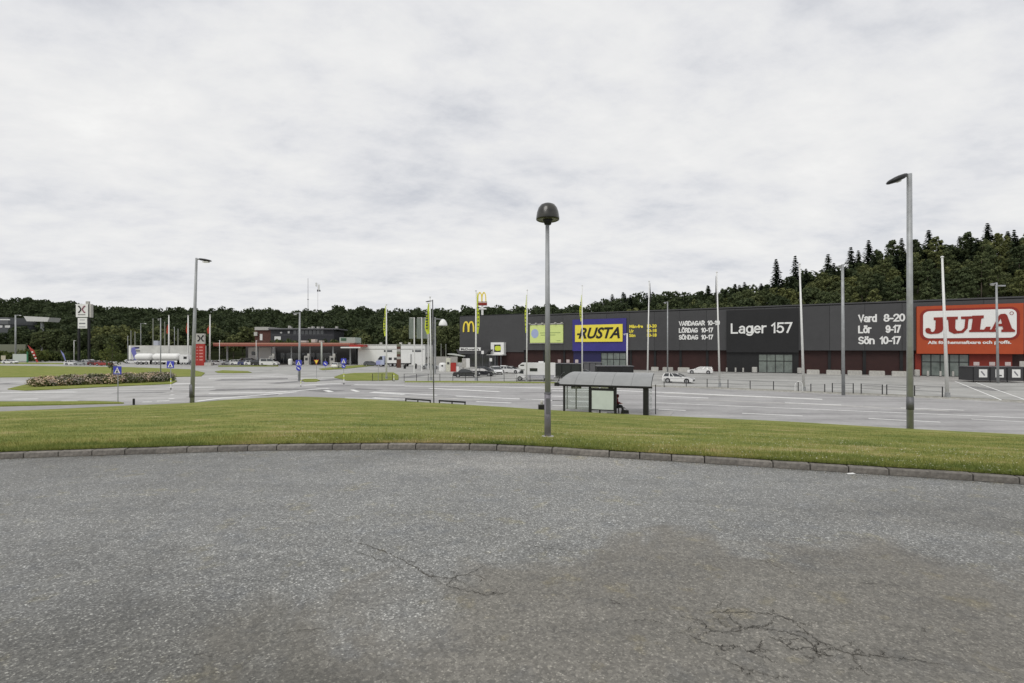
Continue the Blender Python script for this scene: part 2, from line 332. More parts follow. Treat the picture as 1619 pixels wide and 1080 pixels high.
def patch_blades():
    t = M_blade.node_tree; l = t.links.new; p = t.nodes['Principled BSDF']; src = p.inputs['Base Color'].links[0].from_node
    g = N(t, 'ShaderNodeNewGeometry'); mp_ = N(t, 'ShaderNodeMapping'); l(g.outputs['Position'], mp_.inputs[0]); mp_.inputs['Scale'].default_value = (0.35, 0.9, 1)
    a = N(t, 'ShaderNodeTexNoise', inp={'Scale': 1.0, 'Detail': 9, 'Roughness': 0.68, 'Distortion': 0.5}); l(mp_.outputs[0], a.inputs['Vector'])
    ra = ramp(t, a.outputs[0], [(0.36, (0.12,0.165,0.042)), (0.46, (0.20,0.235,0.06)), (0.55, (0.29,0.295,0.088)), (0.64, (0.46,0.39,0.19))])
    r1 = [n for n in t.nodes if n.type == 'VALTORGB'][0]
    m = N(t, 'ShaderNodeMix', data_type='RGBA', blend_type='MULTIPLY'); m.inputs[0].default_value = 1; l(r1.outputs[0], m.inputs[6]); l(ra.outputs[0], m.inputs[7])
    l(m.outputs[2], p.inputs['Base Color'])
    for n in t.nodes:
        if n.type == 'BSDF_TRANSLUCENT': l(m.outputs[2], n.inputs[0])
patch_blades()
M_bark = mat('bark', (0.085,0.075,0.06), 0.9, var=0.3, scale=3, bump=0.5, bscale=12)
M_pine = mat('pine_bark', (0.17,0.14,0.11), 0.9, var=0.3, scale=2, bump=0.5, bscale=12)

M_galv = mat('galvanised_steel', (0.33,0.34,0.345), 0.5, 0.25, 0.12, 1.5)
M_galvd = mat('dark_galvanised', (0.14,0.14,0.15), 0.55, 0.4, 0.15, 3)
M_white = mat('white_paint', (0.78,0.78,0.76), 0.45, var=0.04)
M_wpole = mat('white_fibreglass', (0.72,0.72,0.70), 0.4, var=0.05)
M_black = mat('black_metal', (0.018,0.018,0.019), 0.45, 0.2, 0.15)
M_dark = mat('dark_plastic', (0.05,0.05,0.052), 0.5, var=0.12)
M_line = mat('road_paint', (0.78,0.78,0.76), 0.7, var=0.10, scale=2.5)
M_kerb = mat('kerb_granite', (0.19,0.175,0.155), 0.85, var=0.24, scale=14, bump=0.5, bscale=60)
M_conc = mat('concrete', (0.44,0.43,0.40), 0.8, var=0.12, scale=3, bump=0.2)
M_clad = mat('grey_cladding', (0.058,0.058,0.060), 0.55, 0.1, 0.05, 0.6)
def panel_vary(m, a):
    t = m.node_tree; p = t.nodes['Principled BSDF']; src = p.inputs['Base Color'].links[0].from_socket; oi = N(t, 'ShaderNodeObjectInfo')
    r = ramp(t, oi.outputs['Random'], [(0, (1-a,)*3), (1, (1+a,)*3)]); m_ = N(t, 'ShaderNodeMix', data_type='RGBA', blend_type='MULTIPLY'); m_.inputs[0].default_value = 1
    t.links.new(src, m_.inputs[6]); t.links.new(r.outputs[0], m_.inputs[7]); t.links.new(m_.outputs[2], p.inputs['Base Color'])
panel_vary(M_clad, .08); panel_vary(M_kerb, .16); panel_vary(M_conc, .1)
M_clad2 = mat('black_cladding', (0.014,0.014,0.015), 0.5, 0.1, 0.1, 0.6)
M_rwall = mat('dark_red_wall', (0.032,0.0105,0.009), 0.65, var=0.12, scale=0.8)
M_orange = mat('orange_red_panel', (0.40,0.062,0.016), 0.5, var=0.05, scale=0.5)
M_dred = mat('deep_red', (0.24,0.020,0.012), 0.5, var=0.06)
M_blue = mat('blue_panel', (0.040,0.034,0.21), 0.5, var=0.06, scale=0.6)
M_dblue = mat('dark_blue_wall', (0.018,0.016,0.075), 0.5, var=0.08)
M_yel = mat('yellow_panel', (0.80,0.68,0.07), 0.5, var=0.03)
M_lyel = mat('pale_lime_panel', (0.62,0.72,0.26), 0.5, var=0.05)
M_flag = mat('lime_flag_cloth', (0.58,0.66,0.06), 0.8, var=0.1, scale=2)
M_flagr = mat('red_flag_cloth', (0.42,0.06,0.03), 0.8, var=0.15, scale=3)
M_flagk = mat('black_flag_cloth', (0.03,0.03,0.03), 0.8, var=0.1)
M_flagg = mat('grey_banner_cloth', (0.20,0.23,0.20), 0.8, var=0.1)
M_gold = mat('golden_arch', (0.85,0.68,0.08), 0.4, var=0.03)
M_red = mat('red_paint', (0.37,0.032,0.024), 0.45, var=0.06)
M_sred = mat('canopy_red', (0.26,0.07,0.05), 0.5, var=0.1, scale=1)
M_brick = mat('red_brick', (0.10,0.045,0.035), 0.85, var=0.2, scale=3)
M_sblue = mat('sign_blue', (0.045,0.055,0.42), 0.45, var=0.04)
M_glass = mat('window_glass', (0.05,0.055,0.058), 0.08, var=0.1, scale=0.5, spec=0.8)
M_pglass = mat('pale_shop_glass', (0.16,0.185,0.17), 0.12, var=0.2, scale=0.7, spec=0.7)
M_cglass = mat('car_glass', (0.022,0.026,0.028), 0.06, var=0.1, spec=0.8)
M_tyre = mat('tyre_rubber', (0.02,0.02,0.02), 0.85, var=0.1)
M_rim = mat('alloy_rim', (0.42,0.42,0.43), 0.3, 0.7, 0.05)
M_lamp = mat('headlamp_lens', (0.7,0.72,0.72), 0.1, var=0.05, spec=0.8)
M_rear = mat('tail_lamp', (0.40,0.02,0.015), 0.2, var=0.05)
M_roofl = mat('frosted_roof_sheet', (0.27,0.275,0.272), 0.35, var=0.06, scale=1.2)
M_post = mat('poster_sheet', (0.58,0.64,0.60), 0.35, var=0.04, scale=1)
M_lens = mat('lamp_lens', (0.7,0.7,0.68), 0.2, var=0.03)
M_crack = mat('crack_tar', (0.078,0.072,0.062), 0.95, var=0.3, scale=6)
M_tar = mat('repair_tar', (0.20,0.197,0.195), 0.85, var=0.2, scale=1.2)
M_worn = mat('worn_pale_asphalt', (0.44,0.43,0.41), 0.85, var=0.14, scale=0.8)
M_shade = mat('dark_green_tin', (0.025,0.03,0.025), 0.7, var=0.1)
M_clear = mat('shelter_glass', (0.75,0.8,0.78), 0.04, var=0.02, trans=0.92)
def carpaint(n, c): return mat('paint_' + n, c, 0.25, 0.0, 0.02, 1, spec=0.6, coat=0.6)
P_white = carpaint('white', (0.72,0.72,0.71)); P_silver = mat('paint_silver', (0.42,0.43,0.44), 0.28, 0.6, 0.03, 1, coat=0.5)
P_black = carpaint('black', (0.02,0.021,0.025)); P_grey = carpaint('grey', (0.10,0.105,0.115)); P_red = carpaint('red', (0.30,0.03,0.03))
P_blue = carpaint('blue', (0.05,0.06,0.16)); P_dred = carpaint('wine', (0.10,0.015,0.02))

# ------------------------------------------------------------------ terrain
def lerp_tab(tab, x):
    if x <= tab[0][0]: return tab[0][1]
    for (a, va), (b, vb) in zip(tab, tab[1:]):
        if x <= b: return va + (vb-va)*(x-a)/(b-a)
    return tab[-1][1]
RIDGE_PY = [(-2500,470),(-400,472),(0,473),(50,472),(100,475),(140,484),(200,487),(400,489),(480,491),(545,485),(600,489),(700,490),(760,484),(850,483),(920,481),(975,467),(1050,463),(1110,459),(1180,452),(1250,438),(1330,420),(1400,402),(1450,392),(1520,382),(1619,369),(1750,355),(2600,340)]
RIDGE_D = [(-1000,330),(0,350),(400,345),(600,320),(800,285),(1000,255),(1300,235),(1619,215),(2600,200)]
START_D = [(-1000,200),(0,215),(400,195),(600,190),(750,180),(1000,165),(1300,150),(1619,130),(2600,110)]
TREE_H = 13.0
def ground_z(x, y):
    px = CX + F*x/max(y, 1)
    d1 = lerp_tab(RIDGE_D, px); d0 = lerp_tab(START_D, px)
    zr = ZZ(lerp_tab(RIDGE_PY, px), d1) - TREE_H
    t = (y-d0)/(d1-d0)
    if t <= 0: return -0.02
    if t > 1: return zr + min(0, -(t-1)*4)
    return zr * (t*t*(3-2*t)*0.45 + t*0.55)

# ground sheet (lot, reaching to the horizon), hills
mb = MB().box(-3000, 3000, -200, 3000, -1.0, 0.0); struct(mb.build('ground', M_lot))
cols, rows = 130, 46
vs = []; fs = []
for j in range(rows):
    for i in range(cols):
        px = -2600 + 5400*i/(cols-1)
        d0 = lerp_tab(START_D, px); d1 = lerp_tab(RIDGE_D, px)
        t = -0.02 + 1.9*j/(rows-1); y = d0 + (d1-d0)*t; x = XX(px, y)
        z = ground_z(x, y) + (0.35*sin(x*0.13)*cos(y*0.17) if t > 0.05 else 0)
        vs.append((x, y, max(z, -0.05) + (0.03 if t > 0 else -0.1)))
for j in range(rows-1):
    for i in range(cols-1):
        a = j*cols+i; fs.append((a, a+1, a+cols+1, a+cols))
struct(MB().add(vs, fs).build('hills', M_hill, smooth=True))

# near asphalt with its kerb
kpx = [(-700,748),(-300,737),(0,725.5),(200,718.5),(400,712.5),(600,710.3),(740,711),(800,712.5),(870,717),(940,721.5),(1019,726.7),(1110,732),(1260,742),(1440,753.5),(1619,765.6),(2000,793),(2600,840)]
kerb = [G(a, b, FG) for a, b in kpx]
def resample(pts, n):
    d = [0]
    for p, q in zip(pts, pts[1:]): d.append(d[-1]+hypot(q[0]-p[0], q[1]-p[1]))
    def at(s):
        for i in range(len(pts)-1):
            if s <= d[i+1]+1e-9:
                t = (s-d[i])/(d[i+1]-d[i]); return (pts[i][0]+(pts[i+1][0]-pts[i][0])*t, pts[i][1]+(pts[i+1][1]-pts[i][1])*t)
        return pts[-1]
    return [at(d[-1]*i/(n-1)) for i in range(n)], d[-1]
def smooth(p, k=2):
    for _ in range(k):
        p = [p[0]] + [((a[0]+2*b[0]+c[0])/4, (a[1]+2*b[1]+c[1])/4) for a, b, c in zip(p, p[1:], p[2:])] + [p[-1]]
    return p
kc, klen = resample(kerb, 200); kc = smooth(kc, 30)
poly = [(-26, -12)] + [(26, -12)] + list(reversed([p for p in kc]))
mb = MB(); n = len(kc)
vs = [(p[0], p[1], FG) for p in kc] + [(p[0]*1.0, -12, FG) for p in kc]
mb.add(vs, [(i+1, i, n+i, n+i+1) for i in range(n-1)])
lot_near = struct(mb.build('near_ground', M_near))
MB().box(-40, 40, -13, -12, -0.5, FG-0.02)
struct(MB().add([(kc[0][0],kc[0][1],FG-0.01),(kc[0][0],-12,FG-0.01),(kc[0][0]-6,-12,-0.4),(kc[0][0]-6,kc[0][1]+4,-0.4)], [(0,1,2,3)]).build('bank', M_grass2))
# kerb stones
ks, klen = resample(kc, 1200)
kb = struct(link('kerb', None)); 
seg = 0.60; s0 = 0.0; kn = int(klen/seg); per = 1199/klen
sm = []
for k in range(3):
    q = random.Random(k+5); b = 0.014; h = 0.115; w = 0.15; Ls = seg-0.014
    prof = [(0,-0.08),(0,h-b),(b,h),(w-b,h+0.002),(w,h-b),(w,-0.08)]
    vs = []
    for x in (0, 0.012, Ls*0.5, Ls-0.012, Ls):
        e = 0.006 if x in (0, Ls) else 0
        vs += [(x, y+(e if y < w/2 else -e)+q.uniform(-.003,.003), z-(e if z > 0 else 0)+q.uniform(-.003,.003)) for y, z in prof]
    npf = len(prof); fs = [(j*npf+i, (j+1)*npf+i, (j+1)*npf+(i+1)%npf, j*npf+(i+1)%npf) for j in range(4) for i in range(npf)]
    fs = [f[::-1] for f in fs] + [tuple(range(npf)), tuple(range(5*npf-1, 4*npf-1, -1))]
    sm.append(MB().add(vs, fs).mesh('kerb_stone', M_kerb))
for k in range(kn):
    a = ks[int(k*seg*per)]; b_ = ks[min(1199, int((k+1)*seg*per))]
    if hypot(a[0], a[1]-5) > 17: continue
    o = link('kerb_stone', sm[k % 3], kb, (a[0], a[1], FG-0.006+rnd.uniform(-.005,.005)))
    o.rotation_euler = (rnd.uniform(-.02,.02), rnd.uniform(-.006,.006), atan2(b_[1]-a[1], b_[0]-a[0]) + rnd.uniform(-.008,.008))
# damp joint line where the kerb meets the asphalt
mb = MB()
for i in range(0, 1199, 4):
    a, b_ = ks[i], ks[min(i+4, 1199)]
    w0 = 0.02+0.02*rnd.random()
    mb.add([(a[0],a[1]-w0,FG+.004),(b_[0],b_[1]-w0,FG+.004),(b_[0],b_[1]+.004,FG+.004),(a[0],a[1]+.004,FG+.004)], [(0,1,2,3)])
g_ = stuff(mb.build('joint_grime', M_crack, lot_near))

mb = MB(); q_ = random.Random(31)
for i in range(900):
    k_ = q_.randrange(40, 1160); p_ = ks[k_]; x = p_[0]+q_.uniform(-.1,.1); y = p_[1]-abs(q_.gauss(0,.10))-.01; r_ = q_.uniform(.004,.014); a_ = q_.uniform(0,6)
    mb.add([(x+r_*cos(a_), y+r_*sin(a_), FG+.004), (x+r_*cos(a_+2.1), y+r_*sin(a_+2.1), FG+.004), (x+r_*cos(a_+4.2), y+r_*sin(a_+4.2), FG+.004), (x, y, FG+.004+r_*.9)], [(0,1,3),(1,2,3),(2,0,3)])
stuff(mb.build('kerb_grit', mat('grit', (.16,.14,.10), .9, var=.3, scale=30), lot_near))
# grass slope between kerb and road
epx = [(-900,664),(-300,657),(0,651),(100,646.5),(200,641.5),(303,637.3),(350,633),(400,630),(440,628),(480,627.5),(540,629.5),(600,632.5),(700,638),(800,644),(860,648),(1019,656.5),(1240,666.5),(1440,678.5),(1619,687.5),(2000,716),(2800,780)]
edge = [G(a, b) for a, b in epx]
NC, NR = 260, 46
ec, _ = resample(edge, NC); kk, _ = resample([(p[0], p[1]+0.13) for p in kc], NC)
# pair the two curves by direction from the camera area so rows stay tidy
def by_px(curve, px):
    pr = [(CX+F*p[0]/max(p[1], .5), p) for p in curve]
    for (a, p), (b, q) in zip(pr, pr[1:]):
        if a <= px <= b:
            t = (px-a)/(b-a+1e-9); return (p[0]+(q[0]-p[0])*t, p[1]+(q[1]-p[1])*t)
    return pr[0][1] if px < pr[0][0] else pr[-1][1]
kb_back = [(p[0], p[1]+0.135) for p in kc]
vs = []
slope = []
for i in range(NC):
    px = -690 + (2590+690)*i/(NC-1)
    a = by_px(kb_back, px); b_ = by_px(ec, px); slope.append((px, a, b_))
def slope_pt(a, b_, t):
    x = a[0]+(b_[0]-a[0])*t; y = a[1]+(b_[1]-a[1])*t
    z = (FG+0.125)*(1-t) + 0.10*sin(pi*min(1, t*1.0))*0.6
    z += 0.03*sin(x*0.9)*sin(y*0.7)*min(1, t*8)*(1-t)
    return (x, y, z + (0.02 if t > 0.98 else 0.0))
for j in range(NR):
    t = (j/(NR-1))**1.5
    for i in range(NC): vs.append(slope_pt(slope[i][1], slope[i][2], t))
fs = [(j*NC+i, j*NC+i+1, (j+1)*NC+i+1, (j+1)*NC+i) for j in range(NR-1) for i in range(NC-1)]
lawn = struct(MB().add(vs, fs).build('grass_slope', M_grass, smooth=True))

# mown blades and clover on the slope (stuff)
def blades(name, nb, m, tmax, h0, h1, w0, jitter, parent, flowers=False, tpow=1.6, span=(-60, 1700)):
    V = np.zeros((nb*3, 3), np.float32); k = 0
    for _ in range(nb):
        px = rnd.uniform(*span); i = (px+690)/(3280)*(NC-1); i0 = int(i)
        a, b_ = slope[i0][1], slope[i0][2]; a2, b2 = slope[min(i0+1, NC-1)][1], slope[min(i0+1, NC-1)][2]; f = i-i0
        a = (a[0]+(a2[0]-a[0])*f, a[1]+(a2[1]-a[1])*f); b_ = (b_[0]+(b2[0]-b_[0])*f, b_[1]+(b2[1]-b_[1])*f)
        t = rnd.random()**tpow*tmax
        x, y, z = slope_pt(a, b_, t)
        an = rnd.uniform(0, 2*pi); h = rnd.uniform(h0, h1); w = rnd.uniform(.6, 1)*w0; lx = rnd.gauss(0, jitter); ly = rnd.gauss(0, jitter)
        c, s = cos(an)*w, sin(an)*w
        V[k] = (x-c, y-s, z-.01); V[k+1] = (x+c, y+s, z-.01 if not flowers else z+h*.9); V[k+2] = (x+lx, y+ly, z+h)
        if flowers: V[k] = (x-c, y-s, z+h*.85)
        k += 3
    me = bpy.data.meshes.new(name); me.vertices.add(nb*3); me.vertices.foreach_set('co', V.ravel())
    me.loops.add(nb*3); me.loops.foreach_set('vertex_index', np.arange(nb*3, dtype=np.int32))
    me.polygons.add(nb); me.polygons.foreach_set('loop_start', np.arange(0, nb*3, 3, dtype=np.int32)); me.polygons.foreach_set('loop_total', np.full(nb, 3, dtype=np.int32))
    me.materials.append(m); me.update(); me.validate()
    return stuff(link(name, me, parent))
blades('grass_blades', 170000, M_blade, 0.75, .025, .065, .006, .02, lawn)
blades('grass_tufts', 9000, M_blade, 0.05, .06, .13, .008, .04, lawn, tpow=1.0)
blades('kerb_grass', 7000, M_blade, 0.006, .04, .10, .007, .05, lawn, tpow=1.0)
blades('clover_flowers', 3600, mat('clover_white', (0.6,0.58,0.45), 0.8), 0.30, .04, .07, .011, .02, lawn, True, 1.3, (420, 1700))

# ------------------------------------------------------------------ road, verges, markings
def pxpoly(pts, z0, z1, name, m, parent=None, sub=0):
    return struct(MB().prism([G(a, b) for a, b in pts], z0, z1).build(name, m, parent))
road_far = [(2600,712),(2000,664),(1619,637.5),(1440,629),(1300,623),(1130,615.5),(1000,611),(860,608.5),(760,607.5),(620,604.5),(540,604),(480,606)]
road_near = [(2600,770),(2000,714),(1619,686),(1240,665),(1019,655),(860,646.5),(700,636.5),(540,628.5),(440,626.5)]
pxpoly(road_far + [(470,612),(430,618)] + road_near[::-1], -0.1, 0.004, 'road', M_road)
pxpoly([(-900,606),(0,600),(150,597.5),(330,594),(440,590),(480,597),(560,603.5),(470,611),(440,626),(300,636.3),(190,636),(0,635.5),(-900,641)], -0.1, 0.008, 'side_road', M_side)
pxpoly([(-900,655),(0,650.5),(200,641.5),(300,637.5),(300,636.5),(200,638.5),(100,641),(0,643.5),(-900,650)], -0.1, 0.012, 'footpath', mat('path_asphalt', (0.30,0.29,0.285), 0.85, var=0.1, scale=1))
verge = [
 ('grass_verge', [(-900,580),(0,578.5),(200,581),(300,584.5),(324,590),(318,595.5),(200,597.5),(60,596.5),(0,597),(-900,602)]),
 ('grass_verge', [(12,616),(40,609),(110,600),(200,597.9),(268,598.5),(280,603),(272,607.5),(180,611.5),(90,616),(40,618)]),
 ('grass_verge', [(-900,642),(0,636.5),(150,635.8),(188,637),(196,638.4),(100,640.6),(0,643),(-900,649.5)]),
 ('grass_verge', [(340,588),(352,586),(392,587.5),(398,589.5),(370,590.3),(345,589.8)]),
 ('grass_verge', [(477,601.5),(482,599.8),(500,600),(506,602),(500,604),(482,604.2)]),
 ('grass_verge', [(528,597),(540,592.5),(560,590.4),(622,589.5),(630,594),(630,601),(600,602),(548,602)]),
 ('grass_verge', [(504,583.6),(530,580.2),(588,576.6),(592,578.4),(545,583.5),(510,585.4)]),
 ('grass_verge', [(640,603.6),(720,603.3),(850,604.7),(950,607),(950,608.2),(850,606.9),(720,606.3),(640,605.7)]),
 ('grass_verge', [(-900,570.5),(0,573),(110,574.5),(108,576),(0,575.5),(-900,572.5)]),
 ('grass_verge', [(345,578.5),(440,578.6),(440,579.6),(345,580)])]
for nm, p in verge:
    pxpoly(p, -0.1, 0.11, nm, M_grass2)
# concrete edge between road and car park
def pline(pts, w, z=0.016, name='lane_line', m=None, h=0.0, parent=None):
    g = [G(a, b) for a, b in pts]; g, ln = resample(g, max(2, len(g)*3)); mb = MB(); v = []
    for i, p in enumerate(g):
        a = g[max(0, i-1)]; b_ = g[min(len(g)-1, i+1)]; dx, dy = b_[0]-a[0], b_[1]-a[1]; l_ = hypot(dx, dy) or 1
        v += [(p[0]-dy/l_*w/2, p[1]+dx/l_*w/2, z), (p[0]+dy/l_*w/2, p[1]-dx/l_*w/2, z)]
    k = len(g)
    mb.add(v, [(2*i, 2*i+1, 2*i+3, 2*i+2) for i in range(k-1)])
    if h:
        mb = MB(); vv = v + [(x, y, z+h) for x, y, _ in v]; o = 2*k
        mb.add(vv, [(o+2*i, o+2*i+1, o+2*i+3, o+2*i+2) for i in range(k-1)] + [(2*i+1, 2*i+3, o+2*i+3, o+2*i+1) for i in range(k-1)] + [(2*i+2, 2*i, o+2*i, o+2*i+2) for i in range(k-1)] + [(0,1,o+1,o), (2*k-1,2*k-2,o+2*k-2,o+2*k-1)])
    return struct(mb.build(name, m or M_line, parent))
pline([(2200,676),(1619,636.5),(1440,628),(1300,622),(1130,614.6),(1000,610.2),(950,608.6),(860,607.6),(760,606.7),(640,606)], 0.22, 0.0, 'kerb_edge', M_conc, 0.13)
pline([(2200,672),(1619,634),(1440,625.5),(1300,619.8),(1130,612.8),(1000,608.6)], 1.3, 0.008, 'dirt_shadow_strip', mat('verge_dirt_shadow', (.20,.19,.15), .9, var=.25, scale=1.5))  # verge dirt strip, its dark olive also painting in the kerb's shadow line
for pts, w in [([(1036,637),(1240,645.5),(1441,653.7),(1619,661),(1900,676)], .28), ([(1173,653.7),(1269,658)], .30), ([(1373,662),(1487,667.8)], .30),
    ([(1536,663),(1619,667.4),(1640,668.6)], .22), ([(1041,647.3),(1084,649.3)], .26), ([(1241,637),(1330,640.5)], .14), ([(1424,645),(1524,649)], .14),
    ([(545,629.6),(600,630.3),(642,632.4),(680,634.6)], .35), ([(590,619.8),(640,622.4),(683,624.6),(790,629.6),(900,634.5)], .22), ([(590,629),(642,632)], .2),
    ([(679,614.2),(735,616.8),(790,619.6)], .35), ([(753,635.2),(808,637.4)], .24), ([(822,630.8),(864,632.2)], .2), ([(873,626.5),(931,628.2)], .28), ([(873,633.4),(931,635.4)], .26),
    ([(873,641),(931,643.4)], .2), ([(873,618),(931,619.4)], .2), ([(1036,626),(1120,629.6)], .14), ([(640,610.6),(760,611.4),(860,613.6),(1036,620),(1300,631.5)], .16),
    ([(330,622.5),(420,620.4)], .5), ([(420,621.2),(470,617.8),(520,614)], .3), ([(310,634.8),(350,629.6),(440,622.6),(470,619.5)], .55), ([(300,613),(338,612.2)], .5), ([(515,617.4),(524,619.8)], .5),
    ([(556,616.3),(566,619.4)], .5), ([(585,620.5),(640,624)], .3), ([(560,608.5),(640,609.2)], .3), ([(20,631.5),(60,631)], .25), ([(95,634.4),(122,634.2)], .3), ([(225,636.0),(240,635.6)], .35), ([(248,634.4),(268,633.6)], .35),
    ([(268,607.3),(310,606.2)], .25), ([(270,618.5),(274,618.4)], .6), ([(269,624.5),(275,624.4)], .6), ([(267,630.5),(276,630.3)], .6), ([(268,613),(273,612.9)], .6),
    ([(330,598.5),(470,594.5)], .8), ([(470,599),(560,596.3)], .5), ([(0,620.5),(120,620)], .12), ([(1509.5,602.8),(1583,632.7)], .16), ([(1543,605),(1640,639)], .16),
    ([(480,609.2),(540,606.2)], .35), ([(690,625.2),(720,626.6)], .2)]:
    dm = sum(G(a, b)[1] for a, b in pts)/len(pts)
    slope_ = abs(pts[-1][1]-pts[0][1])/max(1, abs(pts[-1][0]-pts[0][0]))
    pline(pts, max(w, (.75 if slope_ < .3 else .1)*min(dm, 70)**2/3825))
for pts, w in [([(335,617),(420,615.6),(500,616.6),(530,619)], .9), ([(345,601),(400,600.3),(455,599)], 1.3), ([(300,627),(380,626),(440,624.2)], .5), ([(430,606.5),(470,603.5),(505,602.5),(540,599)], .8),
    ([(500,611),(555,609.6)], .5), ([(180,621.5),(260,621)], .35), ([(0,606.5),(22,606.3)], .7), ([(1365,609.5),(1455,614)], 1.2), ([(1530,611),(1580,618)], 1.6), ([(560,614.6),(600,617)], .4), ([(640,597),(672,592.5)], .9)]:
    pline(pts, w*(3.2 if pts[0][0] < 700 else 1), 0.012, 'tar_repair', M_tar)
for pts, w in [([(430,586),(600,582)], 1.2), ([(120,603),(330,600)], .7), ([(600,626),(760,632)], .5), ([(1100,632),(1300,640),(1500,650)], .4), ([(1050,622),(1300,632)], .6), ([(870,612),(1030,616)], .7), ([(640,587),(900,590)], .5)]:
    pline(pts, w*1.8, 0.011, 'worn_streak', M_worn)

# cracks in the near asphalt
crk = []
def zc(ox, pts, w): crk.append(([(ox + x/2.0, 780 + y/2.0) for x, y in pts], w))
for p, w in [([(580,370),(680,378),(760,375),(840,385),(880,400),(925,435),(965,465),(1010,490),(1070,510),(1150,515),(1230,522),(1300,530),(1380,545)], 1.0),
 ([(560,395),(600,402),(620,430),(650,440),(720,437),(740,425),(800,420),(840,390)], .8), ([(680,378),(690,400),(730,420)], .6), ([(625,402),(680,395)], .6),
 ([(520,440),(560,450),(600,470),(640,485),(700,480),(750,500),(800,520),(850,545)], .7), ([(830,440),(860,475),(885,498),(940,485),(965,510),(940,540)], .8),
 ([(640,490),(650,515),(700,540),(760,560),(820,580),(900,585)], .6), ([(800,430),(860,440),(920,455),(950,480),(965,510),(1060,520)], .9), ([(795,465),(775,495),(840,505)], .6),
 ([(300,345),(345,352)], .6), ([(1070,510),(1100,550),(1130,580)], .8), ([(965,465),(960,500)], 1.2), ([(0,150),(60,165),(140,178),(230,190)], .5), ([(130,115),(200,130),(330,160)], .25),
 ([(720,205),(800,215),(870,245),(960,285)], .5), ([(1300,440),(1302,425)], .5), ([(640,380),(670,330),(700,345)], .4), ([(370,405),(440,400),(500,420)], .4), ([(1080,280),(1200,292)], .4)]: zc(810, p, w)
for p, w in [([(1060,140),(1160,165),(1230,190),(1300,225),(1350,260),(1430,270),(1440,262),(1490,252),(1530,230),(1580,222)], .9), ([(1440,262),(1410,295),(1460,305),(1540,322),(1619,312)], .8),
 ([(1130,185),(1210,215),(1240,215)], .7), ([(1330,250),(1400,285)], .6), ([(1490,252),(1530,270),(1515,290)], .4), ([(840,70),(940,85),(1040,105)], .35), ([(1430,130),(1520,125),(1619,150)], .5), ([(560,500),(700,520)], .3), ([(870,450),(930,435),(1060,425)], .35)]: zc(0, p, w)
q_ = random.Random(17)
for pts, w in list(crk):
    if w < .55: continue
    for (a, b) in zip(pts, pts[1:]):
        if q_.random() < .75:
            f = q_.random(); x, y = a[0]+(b[0]-a[0])*f, a[1]+(b[1]-a[1])*f; an = q_.uniform(0, 6.28); P_ = [(x, y)]
            for _k in range(q_.randint(2, 4)): an += q_.uniform(-.7,.7); x += cos(an)*q_.uniform(6,15); y += sin(an)*q_.uniform(2.5,6); P_.append((x, y))
            crk.append((P_, .34))
mb = MB()
for pts, w in crk:
    g = [G(a, b, FG) for a, b in pts]; g, ln = resample(g, 2)
    g, ln = resample([G(a, b, FG) for a, b in pts], max(6, len(pts)*9))
    v = []
    for i, p in enumerate(g):
        a = g[max(0, i-1)]; b_ = g[min(len(g)-1, i+1)]; dx, dy = b_[0]-a[0], b_[1]-a[1]; l_ = hypot(dx, dy) or 1
        ww = w*0.0054*(0.25+rnd.random())*min(1, .25+3*min(i, len(g)-1-i)/len(g)); ox, oy = rnd.gauss(0, .009), rnd.gauss(0, .009)
        v += [(p[0]+ox-dy/l_*ww, p[1]+oy+dx/l_*ww, FG+.004), (p[0]+ox+dy/l_*ww, p[1]+oy-dx/l_*ww, FG+.004)]
    mb.add(v, [(2*i, 2*i+1, 2*i+3, 2*i+2) for i in range(len(g)-1)])
stuff(mb.build('surface_cracks', M_crack, lot_near))

# ------------------------------------------------------------------ trees
def leaf_cloud(mb, c, r, n, size, rg, flat=1.0):
    for _ in range(n):
        while True:
            d = Vector((rg.gauss(0,1), rg.gauss(0,1), rg.gauss(0,1)))
            if d.length > .1: break
        d.normalize(); rr = rg.uniform(0.62, 1.05)
        p = Vector(c) + Vector((d.x*r[0]*rr, d.y*r[1]*rr, d.z*r[2]*rr))
        nrm = (d + Vector((rg.gauss(0,.5), rg.gauss(0,.5), rg.gauss(0.2,.5)))).normalized()
        a = nrm.orthogonal().normalized(); a = (Matrix.Rotation(rg.uniform(0, 6.3), 3, nrm) @ a); b = nrm.cross(a)
        s = size*rg.uniform(.6, 1.25)
        mb.add([p-a*s-b*s*.2, p-b*s*.75+a*s*.1, p+a*s, p+b*s*.8-a*s*.1], [(0,1,2,3)])
def broad(seed, H=14.0, Rr=4.4, n=1000, low=0.22, leaf=.5):
    rg = random.Random(seed); cr_ = MB(); nb = 15
    mid = H*(1+low)/2; hh = H*(1-low)/2
    cents = []
    for i in range(nb):
        th = i*2.4+rg.uniform(-.3,.3); zf = -0.85+1.7*(i+.5)/nb; rad = (max(.05, 1-zf*zf))**.5*Rr*.62*rg.uniform(.6,1.15)
        cents.append((cos(th)*rad, sin(th)*rad, mid+zf*hh*.78))
    for c in cents:
        r = Rr*rg.uniform(.3,.46)
        leaf_cloud(cr_, c, (r, r, r*.8), n//nb, leaf, rg)
    tr = MB(); z = 0; x = y = 0
    pts = [(0,0,-.5)]
    for i in range(5): x += rg.uniform(-.25,.25); y += rg.uniform(-.25,.25); pts.append((x, y, H*.7*(i+1)/5))
    for i, (p, q) in enumerate(zip(pts, pts[1:])): tr.cyl(p, q, .26-.04*i, .22-.04*i, 7)
    for c in cents[::2]: tr.cyl(pts[min(4, 1+int(c[2]/H*4))], c, .09, .03, 5)
    return tr.mesh('trunk', M_bark, True), cr_.mesh('crown', M_leaf)
